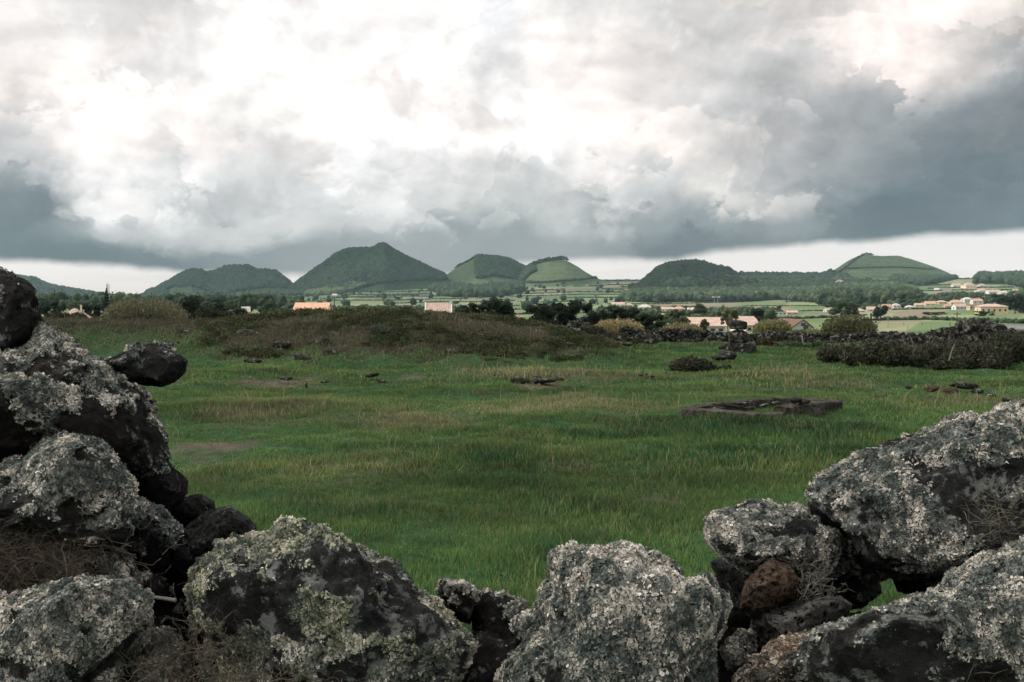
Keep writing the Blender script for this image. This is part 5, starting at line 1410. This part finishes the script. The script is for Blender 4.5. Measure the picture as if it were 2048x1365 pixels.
# ------------------------------------------------------------------ bushes and brambles in the field
def bush(label, cx, cy0, w_px, h_px, d, seed, tones, name='bush', cat='bush', dens=1.0, thick=None, cs=.045, flat=.6, group=None, twigs=True):
    """irregular low shrub built of leaf cards and bare twigs over its own footprint"""
    g = np.random.default_rng(seed); W = w_px * d / F; H = h_px * d / F; T = thick or W * .6
    x0 = (cx - 1024) / F * d
    nl = max(5, int(W / max(H, .2) * 5)); L = []
    for i in range(nl):
        u_ = g.uniform(-.5, .5); v_ = g.uniform(-.5, .5)
        if u_ ** 2 + v_ ** 2 > .25: u_ *= .7; v_ *= .7
        xx = u_ * W; yy_ = v_ * T; hh = H * (1 - 1.6 * (u_ ** 2 + v_ ** 2)) * g.uniform(.6, 1.0)
        env2 = .62 + .75 * float(fbm2(np.array([x0 + xx]), np.array([d + yy_]), .9, 2, seed)[0]) + .18; hh *= max(.35, env2)
        zz = float(terr(np.array([x0 + xx]), np.array([d + yy_]))[0]) - tz1(x0, d)
        L.append((xx, yy_, zz + hh * .45, max(hh * .75, W / nl * .9) * g.uniform(.8, 1.2), hh * .55))
    area = sum(l[3] * (l[3] + l[4]) for l in L) * 6
    n = int(min(60000, area * 900 * dens * (.045 / cs) ** 2))
    tones = np.array(tones)
    p, dd, k = lobe_points(L, n, g, (.6, 1.12)); p = p + g.normal(size=p.shape) * cs * .6
    z_g = terr(x0 + p[:, 0], d + p[:, 1]) - tz1(x0, d); kk = p[:, 2] > z_g - .02; p = p[kk]; k = k[kk]
    lt = g.uniform(.7, 1.35, nl)
    cc = tones[g.integers(0, len(tones), len(p))] * (lt[k] * g.uniform(.6, 1.4, len(p)))[:, None]
    V, Fc, C = cards(p, cs * g.uniform(.5, 1.4, len(p)), cc, g)
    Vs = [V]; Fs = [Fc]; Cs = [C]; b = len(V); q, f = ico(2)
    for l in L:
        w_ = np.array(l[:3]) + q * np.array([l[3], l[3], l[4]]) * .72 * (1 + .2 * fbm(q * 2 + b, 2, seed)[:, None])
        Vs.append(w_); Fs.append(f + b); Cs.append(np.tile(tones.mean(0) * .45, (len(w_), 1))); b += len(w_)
    nt_ = int(len(p) * (.13 if name == 'bramble_thicket' else .05)); ti = g.integers(0, len(p), nt_); tp = p[ti]; ln_ = g.uniform(2.5, 6, nt_) * cs; dv = np.stack([g.normal(size=nt_) * .5, g.normal(size=nt_) * .5, np.ones(nt_)], -1); sd_ = np.stack([g.normal(size=nt_), g.normal(size=nt_), 0 * ln_], -1); sd_ /= np.linalg.norm(sd_, axis=1)[:, None]
    tv = np.stack([tp - sd_ * cs * .12, tp + sd_ * cs * .12, tp + dv * ln_[:, None]], 1).reshape(-1, 3)
    Vs.append(tv); Fs.append(np.arange(nt_ * 3).reshape(-1, 3) + b); Cs.append(np.repeat(np.array([[.11, .095, .072]]) * g.uniform(.5, 1.4, (nt_, 1)), 3, 0))
    o = link(name, mkmesh(name, np.concatenate(Vs), np.concatenate(Fs), M_LEAF, np.concatenate(Cs)), loc=(x0, d, tz1(x0, d)))
    tag(o, label, cat, group)
    return o
BR = [(.036,.032,.021),(.048,.041,.026),(.030,.044,.022),(.026,.024,.016),(.078,.070,.050),(.038,.055,.026)]
BG = [(.022,.034,.016),(.030,.040,.019),(.036,.030,.019),(.018,.026,.013)]
bush('broad dark bramble thicket on the right side of the field', 1815, 0, 340, 58, 26.5, 1, BR + BG[:2], 'bramble_thicket', 'bramble thicket', thick=3.6, cs=.05)
bush('taller bramble thicket running out of the right edge', 2030, 0, 300, 78, 26.0, 2, BR + BG[:1], 'bramble_thicket', 'bramble thicket', thick=4.2, cs=.05)
bush('low brambles in front of the rubble heap on the right', 1900, 0, 200, 26, 30.5, 3, BR, 'bramble_thicket', 'bramble thicket', thick=2.5, cs=.05)
bush('dark heathery bush left of the cairn in the grass', 1370, 0, 84, 30, 24.6, 4, BR, thick=.9, cs=.035)
bush('small brown bush right below the cairn', 1502, 0, 36, 16, 23.5, 5, BR, thick=.4, cs=.03)
bush('low brown bush joined to the heathery one on its right', 1440, 0, 50, 20, 24.8, 6, BR, thick=.6, cs=.035)
bush('dark brown bush below the golden reeds', 1272, 0, 90, 34, 37, 7, BR, thick=1.5, cs=.05)
bush('dark bush at the right end of the mound', 1196, 0, 50, 22, 34, 8, BR, thick=1.0, cs=.05)
bush('reddish bush at the foot of the wall right of the cairn', 1560, 0, 90, 18, 36.2, 9, [(.07,.035,.022),(.045,.03,.018),(.04,.045,.02)], thick=.8, cs=.045)
bush('green hump of grassy scrub behind the cairn', 1590, 0, 150, 14, 34.5, 10, [(.035,.075,.028),(.045,.085,.03)], thick=1.0, cs=.045)
bush('tangled dark shrubs on top of the left bank by the reeds', 300, 0, 190, 15, 38, 11, BR + BG, thick=1.6, cs=.05)
bush('low dark shrubs on the left bank beside the boulder stack', 150, 0, 120, 13, 37, 12, BR + BG, thick=1.4, cs=.05)
bush('green shrub on the bank in front of the dark evergreens', 430, 0, 90, 22, 36, 13, BG, thick=1.0, cs=.05)
bush('small grey green shrub half way up the mound', 757, 0, 26, 20, 29.0, 14, [(.09,.11,.08),(.13,.15,.12),(.06,.07,.045)], thick=.4, cs=.03)
bush('thorny clump on the crest of the mound, left part', 560, 0, 70, 12, 33, 15, BR + BG, thick=.8, cs=.04)
bush('low dark shrub by the outcrop in the middle of the field', 1042, 0, 36, 12, 20.2, 16, BR, thick=.4, cs=.03)
bush('vine covered scrub along the wall behind the cairn', 1400, 0, 200, 20, 41.5, 17, BG + [(.08,.09,.04)], thick=1.0, cs=.055)
bush('red leaved bush at the right end of the rubble heap', 2010, 0, 60, 24, 31, 18, [(.09,.025,.018),(.06,.03,.02),(.04,.035,.02)], thick=.8, cs=.045)
bush('scrub in front of the greenhouse strip', 1880, 0, 60, 18, 52, 19, BG, thick=1.4, cs=.07)
bush('green scrub right of the dark pole behind the wall', 1790, 0, 50, 12, 55, 20, BG, thick=1.2, cs=.07)
# heather over the mound
g = np.random.default_rng(44); Vs = []; Fs = []; Cs = []; b = 0
x, y = wedge(16000, 24, 37, g, 1.2, 400, 1260); bare, dry, lush, mo = veg(x, y); pk = (fbm2(x, y, .45, 3, 66) > -.10) & (mo > .35); x = x[pk][:1500]; y = y[pk][:1500]; z = terr(x, y)
k = 60; n = len(x) * k; s_ = np.repeat(g.uniform(.10, .26, len(x)), k)
p = np.stack([np.repeat(x, k), np.repeat(y, k), np.repeat(z, k)], -1); dr = g.normal(size=(n, 3)); dr /= np.linalg.norm(dr, axis=1)[:, None]; dr[:, 2] = np.abs(dr[:, 2]) * .75
p = p + dr * s_[:, None] * g.uniform(.5, 1.1, (n, 1))
tn = np.array(BR + BG[:3]) * np.array([1.25, 1.35, .95]); ci = np.repeat(g.integers(0, len(tn), len(x)), k)
V, Fc, C = cards(p, np.full(n, .034), tn[ci] * g.uniform(.6, 1.5, (n, 1)), g)
tag(link('heather', mkmesh('heather', V, Fc, M_LEAF, C)), 'brown and olive heather cushions over the mound', 'heather', kind='stuff')

# ------------------------------------------------------------------ stones of the field
def stone(name, label, px, py, wp, hp, d, seed, mat=M_FAR, depth=None, rot=0.0, cat='rock', group=None, level=4, cut=(.55, .85), facets=10, sink=.12, z=None, flat=None):
    """angular stone: wp x hp pixels seen, its foot on the ground (or at height z)"""
    V, Fc = rock_shape(level, seed, facets, cut=cut, front=False)
    V = V / np.abs(V).max(0)
    W = wp * d / F / 2; H = hp * d / F / 2; T = depth / 2 if depth else (W + H) * .5
    V = np.sign(V) * np.abs(V) ** .82 if flat is None else np.sign(V) * np.abs(V) ** flat
    V = V * np.array([W, T, H]); sz = max(W, H) * 2
    V = V * (1 + .10 * fbm(V * 3.0 / sz + seed, 4, seed)[:, None]) + .02 * sz * fbm(V * 9 / sz, 3, seed + 1)[:, None] * V / (np.linalg.norm(V, axis=1)[:, None] + 1e-6)
    x = (px - 1024) / F * d
    zc = (P(px, py, d)[2]) if z is None else z
    o = link(name, mkmesh(name, V, Fc, mat, smooth=False), loc=(x, d, zc)); o.rotation_euler = (0, rot, 0)
    me = o.data; me.polygons.foreach_set('use_smooth', np.ones(len(me.polygons), bool))
    tag(o, label, cat, group); return o
CG = 'stones of the cairn'
stone('cairn_stone', 'broad flat base block of the cairn', 1482, 698, 56, 26, 31, 1, depth=.8, cat='cairn stone', group=CG, flat=.6, level=5)
stone('cairn_stone', 'tapering middle block of the cairn', 1478, 674, 40, 30, 31, 2, depth=.6, cat='cairn stone', group=CG, flat=.65, level=5)
stone('cairn_stone', 'squared top block of the cairn', 1476, 650.5, 36, 21, 31, 3, depth=.5, cat='cairn stone', group=CG, flat=.6, level=5)
stone('field_stone', 'low boulder leaning at the front left of the cairn', 1454, 711, 40, 20, 28.2, 4, depth=.5, rot=.25)
stone('field_stone', 'flat grey stone in front of the leaning boulder by the cairn', 1438, 717, 30, 12, 27.6, 5, depth=.4)
stone('field_stone', 'squat stone at the left shoulder of the cairn', 1448, 694, 22, 10, 31.6, 6, depth=.4)
stone('field_stone', 'dark squared stone in the grass right of the mound', 1299, 684, 25, 9, 33, 7, depth=.3, flat=.5)
stone('field_stone', 'low stone behind the grass left of the squared stone', 1252, 690, 22, 12, 33, 8, depth=.4)
RB = 'tumbled stones at the right end of the mound'
for i, (px, py, w_, h_, d, lab) in enumerate([
    (1122,660,26,16,35,'leftmost half buried stone of the pile right of the mound'), (1143,652,24,18,36,'upper grey stone at the left of the pile right of the mound'), (1152,666,32,20,34.5,'large blocky stone low in the left of the pile'),
    (1172,655,24,20,36,'pale faced stone on top of the pile right of the mound'), (1181,670,30,18,34,'angled stone in the middle of the pile right of the mound'), (1200,668,26,20,34.5,'split looking stone right of the middle of the pile'),
    (1213,677,24,16,33.6,'pointed stone near the right end of the pile'), (1190,684,30,14,33,'flat stone at the foot of the pile'), (1232,678,22,14,34,'last rounded stone on the right of the pile'),
    (1220,688,40,12,32.6,'long low stone below the right end of the pile'), (1161,645,16,12,37,'small stone at the very top of the pile')]):
    stone('field_stone', lab, px, py, w_, h_, d, 20 + i, M_FAR, rot=random.Random(i).uniform(-.5, .5), group=RB)
LO = 'lava rocks showing through the heather of the mound'
lo = [(500,668,60,12,30.5,'wide dark lava ledge high on the left of the mound'),(560,690,50,10,28.0,'low lava ledge in the middle left of the mound'),(600,716,44,12,26.2,'lava rock at the foot of the mound under the ledges'),
      (640,684,46,14,29.0,'craggy outcrop in the centre left of the mound'),(660,705,30,12,27.2,'pointed lava rock below the craggy outcrop'),(470,700,46,10,28.0,'dark lava shelf by the left end of the mound'),
      (505,722,40,8,26.0,'flat pale specked rock at the left foot of the mound'),(625,728,20,9,25.4,'small upright stone at the foot of the mound'),(790,670,22,7,30.4,'little stone right of the grey green shrub'),
      (730,688,20,9,29,'pale stone below the grey green shrub'),(820,676,18,6,30,'flat grey stone on the open slope of the mound'),(970,641,44,9,33,'grey ledge on the crest of the mound, right part'),
      (1135,690,30,7,29,'thin pale slab on the right shoulder of the mound'),(1095,700,24,8,28.5,'small lava rock low on the right of the mound'),(430,648,60,10,34,'lichened lava ledge on the left crest of the mound'),
      (375,664,40,9,32,'lava rock at the left end of the mound crest'),(345,690,36,12,29,'dark rock on the left flank beside the green hollow'),(900,705,22,8,28,'dark rock in the heather of the central slope'),(680,650,20,6,32.5,'tiny rock near the crest above the outcrop'),(1010,680,24,8,30,'dark rock in the heather right of centre')]
for i, (px, py, w_, h_, d, lab) in enumerate(lo):
    x = (px - 1024) / F * d
    ds = np.linspace(24, 36, 120); xs = (px - 1024) / F * ds; sy = scr(xs, ds, terr(xs, ds))[1]; d = float(ds[np.argmax(sy <= py + 3)]) if (sy <= py + 3).any() else d
    stone('lava_rock', lab, px, py, w_ * 1.0, h_ * 1.35, d, 50 + i, M_FAR, depth=w_ * d / F * .6, rot=random.Random(i).uniform(-.15, .15), group=LO, flat=.8)
FS = 'rocks lying in the grass of the field'
fs = [(570,757,34,7,'low rock in the left bare patch of the field'),(745,750,30,9,'pale specked rock on the left of the field'),(762,763,22,9,'small pale rock just below the specked one'),(650,764,20,5,'flat stone left of the small pale rock'),
      (1088,762,56,12,'dark flat outcrop in the middle of the field'),(1075,756,20,8,'small stone on top of the flat outcrop'),(1118,758,20,8,'grey stone at the right end of the flat outcrop'),(1168,746,30,9,'grey rock right of the flat outcrop'),
      (1285,749,26,6,'thin grey rock left of the heathery bush'),(1302,753,16,5,'tiny rock right of the thin grey one'),(1930,770,52,17,'dark angular rock in front of the thicket at the right'),(1902,782,34,14,'brown rock left below the angular one'),
      (1958,783,26,10,'low rock right below the angular one'),(1866,778,36,13,'rounded brown rock on the right of the field'),(1765,792,30,11,'brown mound like rock right of the stone frame'),(1820,775,14,9,'small pointed stone between the brown rocks'),
      (2020,800,26,10,'rock just above the huge right boulder'),(1985,792,20,10,'small rock left of the one above the huge boulder'),(1755,758,16,7,'small grey stone at the foot of the thicket'),(612,772,6,12,'thin dark stump sticking up on the left of the field')]
for i, (px, py, w_, h_, lab) in enumerate(fs):
    d = CH * F / (py + h_ * .45 - 600); stone('field_stone', lab, px, py, w_, h_, d, 90 + i, M_FAR if i not in (11, 13, 14) else M_ROCKB, rot=random.Random(i).uniform(-.2, .2), group=FS)

# ruined stone frame in the grass
SG = 'kerb stones of the ruined frame'
def kerb(label, a, b, da, db, h0, wd, seed, z0=-.05, group=SG):
    A_ = Vector(((a - 1024) / F * da, da, 0)); B_ = Vector(((b - 1024) / F * db, db, 0)); L = (B_ - A_).length; n = max(8, int(L / .05))
    g = np.random.default_rng(seed); V = []; Fs = []
    prof = [(-wd/2, z0), (-wd/2, h0 * .9), (-wd * .35, h0), (wd * .35, h0), (wd/2, h0 * .9), (wd/2, z0)]
    for i in range(n + 1):
        for (u_, z_) in prof: V.append((L * i / n, u_, z_))
    V = np.array(V); V[:, 1:] += .022 * np.stack([fbm(V * 7 + seed, 3, seed), fbm(V * 6 + seed + 5, 3, seed + 2)], -1) * (V[:, 2:3] > 0); V[:, 2] -= .05 * np.clip(fbm(V * [1.5, 0, 0] + seed, 2, seed), 0, 1) * (V[:, 2] > 0)
    for i in range(n):
        for j in range(6):
            a_ = i * 6 + j; b_ = i * 6 + (j + 1) % 6; Fs.append((a_, b_, b_ + 6, a_ + 6))
    me = bpy.data.meshes.new('kerb_stone'); me.from_pydata([tuple(v) for v in V], [], Fs + [tuple(range(6))[::-1], tuple(range(n * 6, n * 6 + 6))]); me.materials.append(M_SLAB); me.update()
    o = link('kerb_stone', me, loc=A_); o.rotation_euler = (0, 0, math.atan2(B_.y - A_.y, B_.x - A_.x)); tag(o, label, 'kerb stone', group)
kerb('front kerb of the ruined stone frame, running right from its left corner', 1372, 1520, 14.6, 13.75, .13, .22, 1)
kerb('front right kerb of the ruined frame, ending at its nearest corner', 1522, 1562, 13.75, 14.0, .12, .20, 2)
kerb('long right kerb of the ruined frame, higher than the rest', 1560, 1676, 14.5, 15.5, .155, .20, 3)
kerb('back kerb of the ruined frame behind the rubble', 1380, 1545, 14.9, 16.2, .11, .18, 4)
kerb('far right kerb of the ruined frame meeting the high one', 1545, 1674, 16.2, 15.9, .11, .18, 5)
rub = [(1594,801,24,15,'black pointed rock sitting on the ruined frame'),(1612,804,26,9,'flat grey stone leaning beside the black pointed rock'),(1506,806,10,10,'little dark stump of stone inside the ruined frame'),(1470,813,34,7,'flat rubble slab in the left of the frame'),(1500,816,30,7,'broken slab in the middle of the frame'),(1530,811,24,7,'grey rubble stone right inside the frame'),(1440,817,26,6,'thin rubble stone by the left corner of the frame'),(1555,806,20,7,'mossy rubble stone near the leafy tuft'),(1485,807,22,6,'small rubble stone at the back of the frame')]
for i, (px, py, w_, h_, lab) in enumerate(rub):
    stone('rubble_stone', lab, px, py, w_, h_, 14.7 if i < 2 else 14.9, 130 + i, M_FAR, rot=random.Random(i + 3).uniform(-.3, .3), cat='rubble stone', group='rubble in the ruined frame')
bush('weedy tuft growing inside the ruined frame', 1550, 0, 40, 10, 14.9, 31, BG, thick=.3, cs=.018)

# dry stone wall at the back of the field: one wall of packed small stones
def drywall(label, pts, h0, seed, n, sz=.13, name='dry_stone_wall', cat='stone wall', wd=.35, kind=None):
    g = np.random.default_rng(seed); P_ = np.array(pts); seg = np.linalg.norm(np.diff(P_[:, :2], axis=0), axis=1); cum = np.concatenate([[0], np.cumsum(seg)])
    t = g.uniform(0, cum[-1], n); i = np.clip(np.searchsorted(cum, t) - 1, 0, len(seg) - 1); f = (t - cum[i]) / seg[i]
    x = P_[i, 0] + (P_[i + 1, 0] - P_[i, 0]) * f; y = P_[i, 1] + (P_[i + 1, 1] - P_[i, 1]) * f; hh = P_[i, 2] + (P_[i + 1, 2] - P_[i, 2]) * f
    hh = hh * (1 + .18 * fbm(np.stack([t * .8, t * 0, t * 0], -1), 3, seed))
    u_ = g.uniform(-.02, 1, n); zz = u_ * hh * h0; off = g.normal(size=n) * wd * .45 * (1.15 - .6 * u_); y = y + off
    r = sz * g.uniform(.5, 1.35, n) * (1.1 - .35 * u_); A = randrot(n, g) * np.stack([r * 1.25, r, r * .8], -1)[:, None, :]
    q, Fc = rock_shape(2, seed, 8, cut=(.5, .85), front=False)
    V, Ff = rep_mesh(q, Fc, (A, np.stack([x, y, terr(x, y) + zz], -1)), n)
    o = link(name, mkmesh(name, V, Ff, M_FAR)); tag(o, label, cat, kind=kind); return o
def wp(px, d, h): return ((px - 1024) / F * d, d, h)
drywall('long low dark dry stone wall along the back of the field', [wp(1240, 41, .55), wp(1330, 40.5, .55), wp(1500, 40, .42), wp(1700, 39, .40), wp(1850, 38, .5), wp(2060, 37, .5), wp(2250, 36, .5)], 1.0, 5, 2300, .12)
drywall('tumbled heap of dark rubble on the wall at the right', [wp(1868, 34.5, .35), wp(1900, 34, .75), wp(1940, 34, .95), wp(1990, 34, .92), wp(2012, 34.2, .7), wp(2040, 34.5, .3)], 1.0, 6, 800, .16, 'rubble_heap', 'rubble heap', .9)
drywall('overgrown dark wall on the left bank', [wp(80, 41, .5), wp(200, 41, .45), wp(330, 42, .4), wp(480, 42, .35)], 1.0, 7, 500, .12)
for i, (px, py, w_, h_, lab) in enumerate([(1752,683,14,9,'pale rounded stone at the foot of the back wall, leftmost'),(1778,684,20,10,'largest rounded stone at the foot of the back wall'),(1802,683,14,9,'small rounded stone at the foot of the back wall, rightmost'),(1882,664,22,20,'upright dark block at the left end of the rubble heap'),(1995,655,34,14,'black slab crowning the right of the rubble heap'),(1448,678,14,8,'stone at the wall foot just left of the cairn'),(1402,680,12,6,'small pale stone at the wall foot further left')]):
    stone('field_stone', lab, px, py, w_, h_, 36.5 if i < 3 else (33.2 if i < 5 else 38), 160 + i, M_FAR, rot=random.Random(i).uniform(-.3, .3), group='loose stones along the back wall')
# dark weathered clods and tussocks are left to the grass; two thin weeds stand in the green

# ------------------------------------------------------------------ air
hz = bpy.data.materials.new('haze'); hz.use_nodes = True; ht = NT(hz.node_tree)
pvn = ht.new('ShaderNodeVolumePrincipled'); pvn.inputs['Color'].default_value = (0.60, 0.86, 1.0, 1)
pvn.inputs['Density'].default_value = 0.000042; pvn.inputs['Anisotropy'].default_value = 0.0
ho = ht.new('ShaderNodeOutputMaterial'); ht.t.links.new(pvn.outputs[0], ho.inputs['Volume'])
mb = MB(); mb.box(-3200, 3200, -300, 4900, -80, 330)
hzo = mb.build('haze', hz); tag(hzo, kind='stuff', label='thin pale blue haze over the land', cat='haze')

# unseen clouds added above the frame to shade the near field and far hills
mcl = plain('shade_cloud_white', (0.8, 0.8, 0.8), 1.0, 0.05, 0.02)
def shade_cloud(gx_, gy_, rx, ry, rz_, h, seed):
    V, Fc = ico(5)
    n = fbm(V * 1.6, 5, seed)[:, None]
    cv = V * np.array([rx, ry, rz_]) * (1 + 0.32 * n)
    c_ = np.array([gx_, gy_, 0.0]) + np.array(SD[:]) * (h / SD.z)
    tag(link('shade_cloud', mkmesh('shade_cloud', cv + c_, Fc, mcl, smooth=True)), kind='structure')
shade_cloud(4.0, 34.0, 92, 80, 20, 760.0, 71)
shade_cloud(250.0, 3600.0, 2500, 1080, 90, 1650.0, 72)
shade_cloud(470.0, 1990.0, 330, 300, 40, 1300.0, 73)
